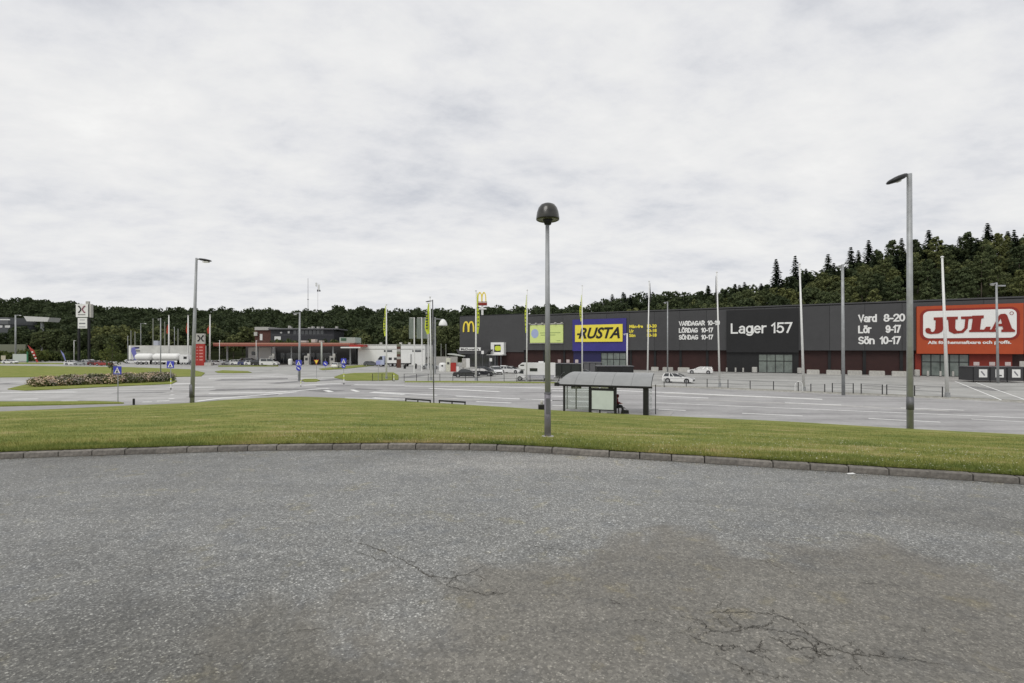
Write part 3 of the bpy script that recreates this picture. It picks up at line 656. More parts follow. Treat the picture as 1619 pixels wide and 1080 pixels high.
def pine(seed, H=16.0):
    rg = random.Random(seed); cr_ = MB(); tr = MB()
    tr.cyl((0,0,-.5), (rg.uniform(-.3,.3),.1,H*.9), .2, .06, 7)
    for i in range(12):
        z = H*(.5+.48*i/11); r = 2.6*(1-abs(i-4)/11); th = i*2.4
        c = (cos(th)*r*.6, sin(th)*r*.6, z); leaf_cloud(cr_, c, (r*.6+.4, r*.6+.4, .8), 60, .42, rg); tr.cyl((0,0,z-.5), c, .05, .02, 4)
    return tr.mesh('trunk', M_pine, True), cr_.mesh('crown', M_leaf)
def spruce(seed, H=17.0):
    rg = random.Random(seed); cr_ = MB(); tr = MB(); tr.cyl((0,0,-.5), (0,0,H), .22, .02, 7)
    lv = 26
    for i in range(lv):
        f = i/(lv-1); z = H*(.12+.87*f); r = 4.6*(1-f)**.8*rg.uniform(.75,1.15)+.2; k = int(11-4*f)
        for j in range(k):
            th = 2*pi*j/k+rg.uniform(-.4,.4); rr = r*rg.uniform(.7,1.1)
            for q in range(max(2, int(rr*3.2))):
                u = (q+.6)/max(2, int(rr*3.2)); p = Vector((cos(th)*rr*u, sin(th)*rr*u, z-rr*u*.28+rg.uniform(-.1,.1)))
                s = .5*(1-.4*u)+.08; a = Vector((cos(th+rg.uniform(-.6,.6)), sin(th), -.35))*s*1.3; b = Vector((-sin(th), cos(th), rg.uniform(-.5,.1)))*s
                cr_.add([p-a*.5, p-b, p+a, p+b], [(0,1,2,3)])
    return tr.mesh('trunk', M_bark, True), cr_.mesh('crown', M_needle)
BROAD = [broad(i, 13.5, 4.6) for i in range(5)]
PINE = [pine(20+i) for i in range(3)]
SPR = [spruce(40+i) for i in range(3)]
def tree(kind, x, y, z, s, label, name, group=None, rz=None):
    tm, cm = kind
    o = thing(name, label, 'tree', (x, y, z), rnd.uniform(0, 6.28) if rz is None else rz, group)
    sx = s*rnd.uniform(.88,1.15); o.scale = (sx, sx, s)
    link('trunk', tm, o); link('crown', cm, o); return o
cand = []
tr_rg = random.Random(99)
tries = 0
cells = {}
while tries < 26000 and len(cand) < 1050:
    tries += 1
    px = tr_rg.uniform(-260, 1900); d0 = lerp_tab(START_D, px); d1 = lerp_tab(RIDGE_D, px)
    t = tr_rg.random(); y = d0+4+(d1-d0+4)*t; x = XX(px, y)
    if px > 770:                                   # hidden behind the retail building
        roof = lerp_tab([(770,499),(1000,492),(1250,483),(1619,470)], px)
        z = ground_z(x, y)
        if CY-(z+15-EYE)*F/y > roof-4: continue
    if 395 < px < 560 and y < 226: continue        # clearing round the dark building
    if px < 22 and 225 < y < 262 or 40 < px < 95 and 226 < y < 246: continue
    key = (int(x/7), int(y/7)); ok = True
    for a in (-1,0,1):
        for b in (-1,0,1):
            for (qx, qy) in cells.get((key[0]+a, key[1]+b), []):
                if hypot(qx-x, qy-y) < 6.3: ok = False
    if not ok: continue
    cells.setdefault(key, []).append((x, y)); cand.append((x, y, px))
cand.sort(key=lambda c: c[1])
# the 290 that show largest become single trees, the rest one mass
far = MB(); ni = 0
G_f = 'broad-leaved trees of the wood on the hillside'
lowres = [broad(60+i, 13.5, 4.6, 330, leaf=.72)[1] for i in range(4)]
lowv = []
for me in lowres:
    co = np.empty(len(me.vertices)*3, np.float32); me.vertices.foreach_get('co', co); lowv.append(co.reshape(-1, 3))
chunks = []
for i, (x, y, px) in enumerate(cand):
    z = ground_z(x, y); s = tr_rg.uniform(.78, 1.15)
    if i < 290:
        if px > 1350 and tr_rg.random() < .5: tree(tr_rg.choice(PINE), x, y, z, s*1.05, 'tall bare-stemmed pine among the trees above the shopping hall', 'pine_tree', 'bare-stemmed pines above the hall')
        else: tree(tr_rg.choice(BROAD), x, y, z, s, 'dark green broad-leaved tree in the wood covering the hillside', 'broadleaf_tree', G_f)
    else:
        v = lowv[i % 4]; a = tr_rg.uniform(0, 6.28); c_, s_ = cos(a), sin(a)
        chunks.append(np.stack([(v[:,0]*c_-v[:,1]*s_)*s+x, (v[:,0]*s_+v[:,1]*c_)*s+y, v[:,2]*s+z], 1))
V = np.concatenate(chunks); nq = len(V)//4
me = bpy.data.meshes.new('far_wood'); me.vertices.add(len(V)); me.vertices.foreach_set('co', V.astype(np.float32).ravel())
me.loops.add(nq*4); me.loops.foreach_set('vertex_index', np.arange(nq*4, dtype=np.int32))
me.polygons.add(nq); me.polygons.foreach_set('loop_start', np.arange(0, nq*4, 4, dtype=np.int32)); me.polygons.foreach_set('loop_total', np.full(nq, 4, dtype=np.int32))
me.materials.append(M_leaf); me.update(); me.validate()
stuff(link('far_wood', me))['label'] = 'mass of dark trees on the far part of the wooded hills'
# spruces that stand out on the skyline
sprs = [(1227,410,8.5,'spruce with a rounded top left of the others on the skyline'),(1257,405,7.0,'slender spruce beside the white flagpole top'),(1309,402,9.0,'spruce on the skyline between two slender ones'),(1345,391,7.5,'pointed spruce left of the tallest skyline pair'),
        (1357,396,5.0,'small spruce in the gap between two taller spruces'),(1373,380,8.0,'sharp spruce right of the gap on the skyline'),(1425,377,6.0,'thin pale spruce just left of the tall street lamp'),(1447,381,5.0,'short spruce just right of the tall street lamp'),(1468,364,9.0,'broad dark spruce right of the tall street lamp'),
        (1561,353,8.5,'tallest spruce on the skyline, far right'),(1593,366,6.0,'low spruce at the right end of the skyline'),(985,462,6.5,'dark spruce rising over the wood above the blue sign'),(968,465,6.0,'low spruce left of its taller neighbour above the blue sign'),(1177,446,5.0,'small spruce top on the low part of the ridge')]
for px, top, wpx, lab in sprs:
    d = lerp_tab(RIDGE_D, px)-6; x = XX(px, d); zt = ZZ(top, d); zb = ground_z(x, d)
    o = tree(SPR[int(px) % 3], x, d, zb, (zt-zb)/17.0, lab, 'spruce_tree')
    o.scale = (.75+wpx*.055, .75+wpx*.055, (zt-zb)/17.0)

q_ = random.Random(23)
for i in range(46):
    px = q_.uniform(1150, 1640) if i < 36 else q_.uniform(930, 1150)
    d = lerp_tab(RIDGE_D, px)-q_.uniform(2, 26); x = XX(px, d); zb = ground_z(x, d); zt = ZZ(lerp_tab(RIDGE_PY, px)-q_.uniform(-6, 9), d)
    o = tree(SPR[i % 3], x, d, zb, max(12, zt-zb)/17.0, 'dark spruce standing in the broad-leaved wood on the right ridge', 'spruce_tree', 'spruces in the wood on the right ridge'); k = q_.uniform(.8, 1.15); o.scale = (k, k, max(12, zt-zb)/17.0)
# bushes
def bush_mesh(seed, r=1.0, n=420, m=M_bush, leaf=.13):
    rg = random.Random(seed); mb = MB()
    for i in range(9):
        a = i*2.4; q = r*.55*rg.random()**.5
        leaf_cloud(mb, (cos(a)*q, sin(a)*q, r*rg.uniform(.35,.7)), (r*.5, r*.5, r*.42), n//9, leaf*r, rg)
    return mb.mesh('foliage', m)
BUSH = [bush_mesh(i+200) for i in range(4)]
stem = MB(); [stem.cyl((0,0,-.1), (cos(i)*.3, sin(i)*.3, .6), .03, .01, 5) for i in range(0, 6)]
stem = stem.mesh('stems', M_bark)
def bush(x, y, z, s, label, group=None, ms=None):
    o = thing('bush', label, 'bush', (x, y, z), rnd.uniform(0, 6.28), group); o.scale = s if hasattr(s, '__len__') else (s, s, s)
    link('foliage', ms or rnd.choice(BUSH), o); link('stems', stem, o); return o
for i in range(34):
    px = -60+i*8.2+rnd.uniform(-3,3); d = 196+rnd.uniform(-8,10)
    bush(XX(px, d), d, 0, (rnd.uniform(2.2,3.6), rnd.uniform(2,3), rnd.uniform(2.2,5.0)), 'green bush in the overgrown row behind the left grass verge', 'overgrown bushes behind the left verge')
for i in range(16):
    px = 440+i*6+rnd.uniform(-2,2); d = 176+rnd.uniform(-3,3)
    bush(XX(px, d), d, 0, (2.4, 2.4, rnd.uniform(5.5, 8.5)), 'bush showing above the red canopy below the dark building', 'bushes above the petrol station roof')
for i, px in enumerate((436, 447, 459, 470, 489, 499, 511, 522, 531)):
    d = 184+rnd.uniform(-3, 3)
    tree(BROAD[i % 5], XX(px, d), d, 0, rnd.uniform(.58, .70), 'small tree showing over the red canopy in front of the dark building', 'broadleaf_tree', 'small trees between the station and the dark building')
# rose hedge in the traffic island
RB = [bush_mesh(i+300, m=M_rose, n=360, leaf=.10) for i in range(3)]
PT = []
for i in range(3):
    rg = random.Random(i+500); mb = MB(); leaf_cloud(mb, (0,0,.52), (.98,.98,.62), 210, .085, rg); PT.append(mb.mesh('blossoms', M_petal))
for k in range(3):
    for i in range(17):
        f = i/16; px = 60+205*f; pyb = 612.5-8.5*f - k*3.4 + rnd.uniform(-.6,.6)
        x, y = G(px+rnd.uniform(-3,3), pyb)
        o = thing('rose_bush', 'low rose bush with pale pink blossoms in the traffic island hedge', 'bush', (x, y, .1), rnd.uniform(0, 6.28), 'rose bushes in the traffic island'); s = rnd.uniform(.85,1.15)
        o.scale = (1.15*s, 1.15*s, (.9+.2*(k==1))*s)
        link('foliage', RB[i % 3], o); link('blossoms', PT[(i+k) % 3], o)
# small conifer on the island
d = 5*F/(600-CY); 
o = thing('young_tree', 'small dark tree with a bare stem standing behind the rose hedge', 'tree', (XX(177, d), d, .05))
tm = MB(); tm.cyl((0,0,-.1), (.05,0,6.2), .1, .03, 7); 
rg = random.Random(3); cm = MB()
for i in range(16):
    z = 1.9+4.6*i/15; r = 1.75*(1-((z-2.7)/4.2)**2*.85 if z > 2.7 else .65); a = i*2.4
    leaf_cloud(cm, (cos(a)*r*.5, sin(a)*r*.5, z), (r*.5, r*.5, .42), 34, .17, rg); tm.cyl((0,0,z-.4), (cos(a)*r*.6, sin(a)*r*.6, z), .03, .01, 4)
tm.build('trunk', M_bark, o); cm.build('crown', leafmat('dark_tree_leaves', [(.045,.06,.022),(.07,.09,.033),(.10,.12,.05)]), o)

# ------------------------------------------------------------------ retail building (facade runs away to the left)
D0, SL = 132.0, 0.544; NL = math.sqrt(1+SL*SL); ANG = -math.atan(SL)
def fd(px): return D0/(1+SL*(px-CX)/F)
def fu(px): return (px-CX)/F*fd(px)*NL
def fz(px, py): return EYE+(CY-py)*fd(px)/F
hall = thing('shopping_hall', 'long dark grey retail hall with large shop signs on its facade', 'building', (0, D0, 0), ANG); CF = -.551
uL, uR = fu(829), fu(1700)
TOP = 13.9
MB().box(uL, uR, .35, 48, 0, 4.75).build('lower_wall', M_rwall, hall)
MB().box(uL, uR, -.349, 48, 4.78, TOP-.1).build('upper_wall', M_clad2, hall)
MB().box(uL-.1, uR, -.62, 48.2, TOP-.02, TOP+.25).build('roof', M_clad, hall)
nP = 18; du = (uR-uL)/nP
pm = MB().box(0, du-.05, -.55, -.35, 0, TOP-.2-4.75).mesh('cladding_panel', M_clad)
for i in range(nP): link('cladding_panel', pm, hall, (uL+i*du, 0, 4.75))
# plinth piers that divide the red wall
pm = MB().box(0, .5, .15, .35, 0, 4.75).mesh('pier', M_clad2)
for i in range(nP+1): link('pier', pm, hall, (uL+i*du-.25, 0, 0))
def panel(name, px0, px1, z0, z1, y0, m, parent=hall, y1=None):
    return MB().box(fu(px0), fu(px1), y0, y1 if y1 is not None else -.552, z0, z1).build(name, m, parent)
def glazing(px0, px1, z1, cols, m, y=.28, rows=(0.62,), name='shop_window'):
    fr = MB(); u0, u1 = fu(px0), fu(px1); w = (u1-u0)/cols; b = .07
    zs = [0.05] + [z1*r for r in rows] + [z1]
    for i in range(cols+1): fr.box(u0+i*w-b, u0+i*w+b, y-.10, y, 0.05, z1)
    for zv in zs: fr.box(u0-b, u1+b, y-.12, y-.101, zv-b, zv+b)
    f = fr.build(name, M_black, hall)
    for i in range(cols):
        for a, c in zip(zs, zs[1:]):
            MB().box(u0+i*w+b, u0+(i+1)*w-b, y-.06, y-.04, a+b, c-b).build('pane', m, f)
    return f
# Jula-style orange red box
s = panel('sign_panel', 1447, 1613.5, 4.15, 12.9, -1.2, M_orange); u0, u1 = fu(1447), fu(1613.5)
panel('portal_wall', 1447, 1600, 0.02, 4.14, -.1, mat('brick_red_wall', (0.20,0.022,0.011), .6, var=.08), hall, .349)
def bd(x, y):   # traced sign coordinates -> upright plan
    return (x, -(y + (x-228)*(38/1247)*(1 if y < 450 else .25)))
wu = lambda zx: fu(1430+zx/8.566)
W0, W1 = wu(228), wu(1475)
shape([rrect(W0-.55, 7.0, W1+.55, 12.35, 1.2)], 'sign_border', M_dred, s, (W0-.42, 6.62, W1+.42, 12.32, -1.201), .06)
shape([rrect(W0, 7.0, W1, 12.0, .9)], 'white_field', M_white, s, (W0, 6.98, W1, 11.95, -1.262), .06)
J = [(370,350),(525,350),(525,385),(500,390),(496,500),(480,535),(430,560),(330,566),(275,552),(255,522),(262,492),(298,484),(330,500),(328,527),(348,540),(374,530),(390,500),(395,388),(370,385)]
U = [(542,347),(690,347),(690,380),(660,384),(655,495),(680,528),(738,528),(778,492),(790,382),(735,380),(735,347),(872,347),(872,376),(832,382),(820,498),(762,555),(640,566),(572,532),(560,385),(542,382)]
LL = [(880,340),(1035,340),(1035,374),(1003,380),(985,515),(1040,518),(1068,482),(1125,482),(1108,546),(840,546),(840,525),(868,515),(888,382),(870,376)]
A1 = [(1112,548),(1112,522),(1140,515),(1238,345),(1262,328),(1318,325),(1345,342),(1410,505),(1452,532),(1452,550),(1272,550),(1272,522),(1296,515),(1286,480),(1202,480),(1184,515),(1218,522),(1218,548)]
A2 = [(1222,448),(1262,378),(1280,448)]
sw = lambda P: [(x, 566-y) for x, y in P]
lz = lambda y: 7.75 + (566-y)/241*3.4
for k_, P_ in enumerate(([J], [U], [LL], [A1, A2])):
    xs_ = [p[0] for p in P_[0]]; ys_ = [p[1] for p in P_[0]]
    shape([sw(q) for q in P_], 'letter', M_dred, s, (wu(min(xs_)), lz(max(ys_)), wu(max(xs_)), lz(min(ys_)), -1.323-.006*k_), .08)
shape([[(cos(R(a*20)), sin(R(a*20))) for a in range(18)], [(.75*cos(R(a*20)), .75*sin(R(a*20))) for a in range(18)]], 'registered_mark', M_dred, s, (wu(1380), 10.9, wu(1435), 11.5, -1.323), .04)
text('Allt för hemmafixare och proffs.', 'slogan', M_white, s, (fu(1464), 5.75, fu(1594), 6.5, -1.201), .03)
glazing(1457, 1531, 4.0, 5, M_pglass, y=-.101, rows=(.66,))
# opening hours, grey wall
t1, t0 = 11.35, 0
for k, (a, b, x0) in enumerate((('Vard', '8-20', 1395), ('Lör', '9-17', 1395), ('Sön', '10-17', 1390))):
    zt = fz(1392, 497+k*17.5); zb = fz(1392, 509.3+k*17.5)
    sign_text(a, M_white, hall, fu(1356), fu(1356+[29.5,21,26][k]), zb, (zt-zb)*1.0, CF, .18)
    sign_text(b, M_white, hall, fu([1396,1399,1390][k]), fu([1430,1423,1423][k]), zb, (zt-zb)*1.0, CF, .18)
# Lager 157 black box
s = panel('sign_panel', 1149, 1262.5, 4.3, fz(1205, 489.5), -.9, M_clad2)
panel('portal_wall', 1149, 1262.5, 0.02, 4.29, -.35, M_clad2, hall, .349)
sign_text('Lager 157', M_white, s, fu(1156), fu(1252.5), fz(1204, 527.3), fz(1204, 510.8)-fz(1204, 527.3), -.9, .15, .12)
glazing(1199.5, 1253, 3.9, 4, M_pglass, y=-.351, rows=(.64,))
for k, (a, b, x1) in enumerate((('VARDAGAR', '10-19', 1138.5), ('LÖRDAG', '10-17', 1128), ('SÖNDAG', '10-17', 1128))):
    zt = fz(1105, 507.5+k*11); zb = fz(1105, 515+k*11)
    sign_text(a, M_white, hall, fu(1074), fu([1115,1104,1104.5][k]), zb, zt-zb, CF, .2)
    sign_text(b, M_white, hall, fu([1119,1109,1109][k]), fu(x1), zb, zt-zb, CF, .2)
# Rusta blue box
s = panel('sign_panel', 907, 991.5, fz(950, 555), fz(950, 504.5), -.8, M_blue)
panel('portal_wall', 907, 993, 0.02, fz(950, 555.2), -.12, M_dblue, hall, .349)
s2 = MB().box(fu(911.5), fu(986), -1.05, -.801, fz(950, 540.5), fz(950, 513.5)).build('yellow_board', M_yel, s)
text('RUSTA', 'lettering', M_black, s, (fu(917), fz(950, 535.5), fu(982), fz(950, 517.8), -1.051), .028, .32, .06)
text('-', 'dash', M_black, s, (fu(914.5), fz(950, 529.5), fu(919), fz(950, 526.8), -1.051), .02, .32, .06)
glazing(951, 990, fz(970, 558), 4, M_pglass, y=-.121, rows=(.62,))
for k, (a, b) in enumerate((('Mån-fre', '10-20'), ('Lör', '10-18'), ('Sön', '10-18'))):
    text(a, 'lettering', M_yel, hall, (fu(996), fz(1015, 518.7+k*7.1), fu([1017.5,1003,1005.5][k]), fz(1015, 513.4+k*7.1), CF), .04)
    text(b, 'lettering', M_yel, hall, (fu(1024), fz(1015, 518.7+k*7.1), fu(1039), fz(1015, 513.4+k*7.1), CF), .04)
# lime billboard
s = panel('billboard_panel', 840, 892, fz(866, 542), fz(866, 514), -.8, M_lyel)
fr = MB(); a, b, c, e = fu(839.3), fu(892.7), fz(866, 542.6), fz(866, 513.2)
fr.box(a, b, -.86, -.801, e-.02, e+.22); fr.box(a, b, -.86, -.801, c-.1, c); 
for k in range(6): fr.box(a+(b-a)*k/5.3, a+(b-a)*k/5.3+.5, -1.3, -.87, e+.22, e+.45)
fr.build('lamp_rail', M_conc, s)
shape([[(cos(R(a*20)), sin(R(a*20))) for a in range(18)]], 'round_emblem', mat('pale_blue_print', (.36,.42,.62), .5), s, (fu(842), fz(866, 534.5), fu(853.5), fz(866, 520), -.801), .03)
fr = MB()
for k, (p0, p1, yy) in enumerate(((856,888,526),(857,880,529.5),(882,888,538.5))): fr.box(fu(p0), fu(p1), -.83, -.801, fz(866, yy+.9), fz(866, yy))
fr.build('print', mat('olive_print', (.25,.33,.12), .6), s)
# grey trims over sign boxes
for (a, b) in ((829, 907), (992, 1149), (1262.5, 1447)):
    MB().box(fu(a), fu(b)-.02, -.57, -.34, 4.70, 4.748).build('drip_edge', M_black, hall)

# restaurant at the left end
rest = thing('restaurant_building', 'tall dark grey restaurant building with golden arch sign on its wall', 'building', (0, D0, 0), ANG)
r0, r1 = fu(727.5), fu(828.6)
MB().box(r0, r1, -.2, 30, 4.2, fz(780, 498.6)).build('upper_wall', M_clad, rest)
MB().box(r0+.1, r1-.1, -.25, 30.1, fz(780, 498.6)+.002, fz(780, 498.6)+.2).build('roof', M_clad2, rest)
MB().box(r0+1.2, fu(787), .3, 29, 0, 4.19).build('ground_floor_wall', M_clad2, rest)
MB().box(fu(787), r1-.02, .1, 29, 0, 4.19).build('red_end_wall', M_rwall, rest)
sl_ = MB().side([(fu(735), 3.6), (fu(777), 3.6), (fu(784), 4.9), (fu(731), 4.9)], [(-3.2, 1), (-.2, 1)]).build('entrance_canopy', M_clad, rest)
s = MB().box(fu(737.5), fu(770), -3.45, -3.2, 4.55, 5.45).build('white_sign_band', M_white, rest)
text("McDonald's", 'lettering', M_dark, s, (fu(739.5), 4.68, fu(768), 5.32, -3.46), .02, depth=.04)
def arches(name, m, parent, fit, depth=.2):
    out = []; inn = []
    P = []
    def arch(cx, w, th, ztop, zin):
        o = [(cx - w*cos(R(a)), ztop*sin(R(a))**.75 if 0 < a < 180 else 0) for a in range(0, 181, 12)]
        return o
    W_, wi = 1.0, .62
    o1 = [(-1 + 1.0*-cos(R(a))*1.0, 3.1*abs(sin(R(a)))**.62) for a in range(0, 181, 10)]
    o2 = [(0.72 + -cos(R(a))*1.0, 3.1*abs(sin(R(a)))**.62) for a in range(0, 181, 10)]
    # outline: left foot, over first arch to the middle dip, over second, right foot, back along the inner arches
    o1 = [(x, z) for x, z in o1 if x <= -.14]; o2 = [(x, z) for x, z in o2 if x >= -.14]
    i1 = [(-1 - cos(R(a))*.58, 2.65*abs(sin(R(a)))**.62) for a in range(0, 181, 10)]
    i2 = [(.72 - cos(R(a))*.58, 2.65*abs(sin(R(a)))**.62) for a in range(0, 181, 10)]
    P = o1 + o2 + [(x, z) for x, z in reversed(i2)] + [(x, z) for x, z in reversed(i1)]
    return shape([P], name, m, parent, fit, depth)
arches('golden_arches', M_gold, rest, (fu(733), fz(742, 525), fu(751), fz(742, 508), -.22))
s = MB().box(fu(780), fu(800.5), -1.4, -.2, fz(790, 560), fz(790, 541.5)).build('square_sign', M_white, rest)
MB().box(fu(775.5), fu(801), -2.2, -.2, fz(790, 561.5), fz(790, 560.2)).build('porch_roof', M_white, rest)
q = MB().box(fu(785.5), fu(795.5), -1.44, -1.401, fz(790, 556.5), fz(790, 545)).build('black_square', M_black, s)
shape([rrect(0, 0, 4, 3.4, 1.2)], 'lime_emblem', M_flag, s, (fu(786.6), fz(790, 554.6), fu(796), fz(790, 547), -1.441), .03)
fr = MB(); 
for k in range(9): fr.box(fu(739+k*6)-.05, fu(739+k*6)+.05, .18, .3, .1, 3.5)
fr.box(fu(739), fu(787), .18, .29, 3.4, 3.5)
f = fr.build('shop_window', M_galvd, rest)
for k in range(8): MB().box(fu(739+k*6)+.07, fu(745+k*6)-.07, .22, .26, .2, 3.38).build('pane', M_glass, f)
fr = MB(); [fr.box(fu(a)-.12, fu(a)+.12, -1.8, -1.6, 0, fz(790, 561.5)) for a in (779, 788, 797)]; fr.build('porch_posts', M_galvd, rest)

# pylon with arches behind the flagpole
d = 118; py_ = thing('arch_pylon_sign', 'golden arches on a tall white and red pylon above the dark restaurant', 'sign', (XX(762.5, d+22), d+22, 0)); dd = d+22
w = lambda p: XX(p, dd)-XX(762.5, dd)
MB().box(w(761), w(764.3), -.25, .25, 0, ZZ(483, dd)).build('pole', M_white, py_)
MB().box(w(755.5), w(769), -.35, .35, ZZ(489.5, dd), ZZ(487.3, dd)).build('white_panel', M_white, py_)
MB().box(w(755), w(770), -.4, .4, ZZ(483, dd), ZZ(479, dd)).build('red_panel', M_dred, py_)
MB().box(w(755), w(770), -.4, .4, ZZ(478.9, dd), ZZ(476.7, dd)).build('base_panel', mat('cream_panel', (.6,.5,.42), .5), py_)
arches('arches', M_gold, py_, (w(755), ZZ(476.6, dd), w(769), ZZ(462, dd), -.1), .5)

# ------------------------------------------------------------------ petrol station
d = 150
st = thing('petrol_station', 'petrol station with a long red-edged canopy over its pumps', 'building', (0, d, 0))
X_ = lambda p, q=d: XX(p, q)
zc0, zc1 = ZZ(547.6, d), ZZ(542.3, d)
MB().box(X_(337), X_(553), 0, 11, zc0+.05, zc1).build('canopy', M_sred, st)
MB().box(X_(337)-.03, X_(553)+.03, -.04, 11.04, zc1-.42, zc1+.05).build('canopy_trim', mat('pale_red_trim', (.42,.20,.15), .5), st)
cm_ = MB().box(-.2, .2, -.2, .2, 0, zc0+.05).mesh('column', M_galv)
for p in (349, 398, 426, 453, 483, 524, 548): link('column', cm_, st, (X_(p), 3.5 if p != 524 else 1.5, 0))
MB().box(X_(352), X_(540), 13, 26, 0, 6.4).build('shop_wall', mat('dark_shop_wall', (.055,.055,.055), .6), st)
MB().box(X_(366), X_(404), 9.5, 12.9, 0, 5.6).build('white_block', M_white, st)
fr = MB(); 
for k in range(11): fr.box(X_(410+k*12, 162)-.06, X_(410+k*12, 162)+.06, 12.9, 12.98, .2, 3.9)
f = fr.build('shop_window', M_galv, st)
for k in range(10): MB().box(X_(410+k*12, 162)+.1, X_(422+k*12, 162)-.1, 12.92, 12.96, .6, 3.7).build('pane', M_glass, f)
MB().box(X_(372), X_(378), 9.4, 9.5, 3.0, 4.2).build('window', M_glass, st)
for a, b, e, g in ((476,486,541.5,538.6),(494,500,541.5,536.5),(506,511,541.5,538.5)): MB().box(X_(a,158), X_(b,158), 7, 9, ZZ(e,158), ZZ(g,158)).build('roof_unit', M_conc, st)
MB().box(X_(529.5), X_(555), 4, 10, zc1+.06, ZZ(533, d)).build('sign_box', mat('pale_teal_panel', (.36,.42,.38), .6), st)
MB().box(X_(532), X_(540.5), 3.9, 3.99, ZZ(538.5, d), ZZ(534.2, d)).build('green_plate', mat('green_plate', (.05,.12,.07), .6), st)
MB().box(X_(553)+.04, X_(575), -.5, 6, ZZ(548.3, d), ZZ(545, d)).build('red_entrance_fascia', M_red, st)
MB().box(X_(540), X_(571), -.9, -.51, ZZ(550.5, d), ZZ(548.5, d)).build('white_awning', M_white, st)
MB().box(X_(553), X_(566), 6.01, 14, 0, ZZ(548.3, d)).build('dark_entrance', M_clad2, st)
# white workshop
ws = thing('white_workshop', 'low white flat-roofed workshop beside the petrol station', 'building', (0, 154, 0))
MB().box(XX(566, 154), XX(672, 154), 0, 16, 0, ZZ(546, 154)).build('wall', M_white, ws)
MB().box(XX(566, 154)-.1, XX(672, 154)+.1, -.12, 16.1, ZZ(546, 154)+.005, ZZ(544.6, 154)).build('roof_edge', mat('roof_felt', (.5,.5,.48), .7), ws)
MB().box(XX(572, 154), XX(671, 154), -.05, -.002, ZZ(552.5, 154), ZZ(551.6, 154)).build('trim', mat('grey_trim', (.3,.3,.3), .6), ws)
for a, b in ((607, 620), (652, 668)): MB().box(XX(a, 154), XX(b, 154), -.06, -.003, ZZ(556.5, 154), ZZ(553.6, 154)).build('window', M_glass, ws)
for a in (596, 628, 642): MB().box(XX(a, 154), XX(a+3.4, 154), 3, 4, ZZ(544.6, 154), ZZ(541.3, 154)).build('roof_vent', M_conc, ws)
MB().box(XX(672.2, 154), XX(722, 154), 2, 2.4, 0, ZZ(564, 154)).build('yard_wall', M_conc, ws)

# dark building on the slope
d = 200; db = thing('dark_flat_building', 'dark flat-roofed building with a brick end on the slope above the station', 'building', (0, d, 0)); X_ = lambda p: XX(p, 200); Z_ = lambda p: ZZ(p, 200)
MB().box(X_(428), X_(528), 0, 12, 0, Z_(521)).build('wall', mat('black_timber', (.035,.036,.042), .6), db)
MB().box(X_(426), X_(533), -1.2, 13, Z_(521)+.005, Z_(519.2)).build('roof', mat('roof_edge_grey', (.16,.16,.17), .6), db)
MB().box(X_(402), X_(428)-.01, .5, 12, 0, Z_(522)).build('brick_wall', M_brick, db)
MB().box(X_(403), X_(425), -.2, 10, Z_(522)+.005, Z_(517)).build('white_roof_box', M_conc, db)
MB().box(X_(402), X_(407), -.3, .4, Z_(531), Z_(525)).build('white_plate', M_conc, db)
for a, b, e, g in ((434,444,538,532),(455,458,527,523.5),(443,446,527,525),(410,414,538,528)): MB().box(X_(a), X_(b), -.06 if a > 428 else .4, -.002 if a > 428 else .48, Z_(e), Z_(g)).build('window', M_lens, db)
f = MB().box(X_(430), X_(526), -.05, -.003, Z_(530), Z_(529.4)).build('balcony_edge', M_galvd, db)
for a, b, e, g in ((464,512,528.6,522.4),): 
    for k in range(8): MB().box(X_(a+k*6.1), X_(a+k*6.1+4.8), -.05, -.003, Z_(e), Z_(g)).build('window', M_glass, db)
for a, g in ((450,514.5),(452,516.5),(482,516.8),(487.5,515.5),(496,516),(503,516),(526,515.5)): MB().box(X_(a), X_(a+2.6), 3, 4.5, Z_(519.2), Z_(g)).build('roof_vent', M_conc, db)

# far left houses
d = 240
hb = thing('grey_office_building', 'grey low building half hidden by trees at the far left', 'building', (0, d, 0))
MB().box(XX(-90, d), XX(14, d), 0, 14, 0, ZZ(513, d)).build('wall', mat('slate_wall', (.09,.095,.10), .6), hb)
MB().box(XX(-90, d), XX(15, d), -.6, 14, ZZ(513, d)+.01, ZZ(502, d)).build('roof', mat('slate_roof', (.13,.135,.14), .6), hb)
MB().box(XX(-90, d), XX(18, d), -.75, -.601, ZZ(506.5, d), ZZ(504.8, d)).build('pale_band', M_white, hb)
for k in range(9): MB().box(XX(-88+k*12, d), XX(-80+k*12, d), -.1, -.003, ZZ(518, d), ZZ(514, d)).build('window', M_lens, hb)
d = 236
cp_ = thing('raised_white_canopy', 'white tapered flat canopy on a post among the left trees', 'canopy', (XX(66.5, d), d, 0)); o = XX(66.5, d)
MB().side([(XX(52, d)-o, ZZ(508.6, d)), (XX(84.5, d)-o, ZZ(509.2, d)), (XX(87.5, d)-o, ZZ(502.5, d)), (XX(47, d)-o, ZZ(500.5, d))], [(-3, 1), (3, 1)]).build('roof_box', mat('canopy_white', (.6,.6,.58), .5), cp_)
MB().box(-.4, .6, -.4, .4, 0, ZZ(508.9, d)).build('post', M_galv, cp_)
d = 205
hb = thing('low_wall', 'low pale roadside wall among the bushes at the far left', 'wall', (0, d, 0)); MB().box(XX(-40, d), XX(40, d), 0, .5, 0, ZZ(544.5, d)).build('wall', mat('mossy_concrete', (.17,.18,.13), .8, var=.2), hb)
d = 180
hb = thing('advert_board', 'pale wide advertising board with a green end beside the red feather flag', 'sign', (0, d, 0))
MB().box(XX(20, d), XX(42, d), 0, .2, .5, ZZ(559.8, d)).build('board', mat('pale_board', (.5,.54,.53), .5), hb)
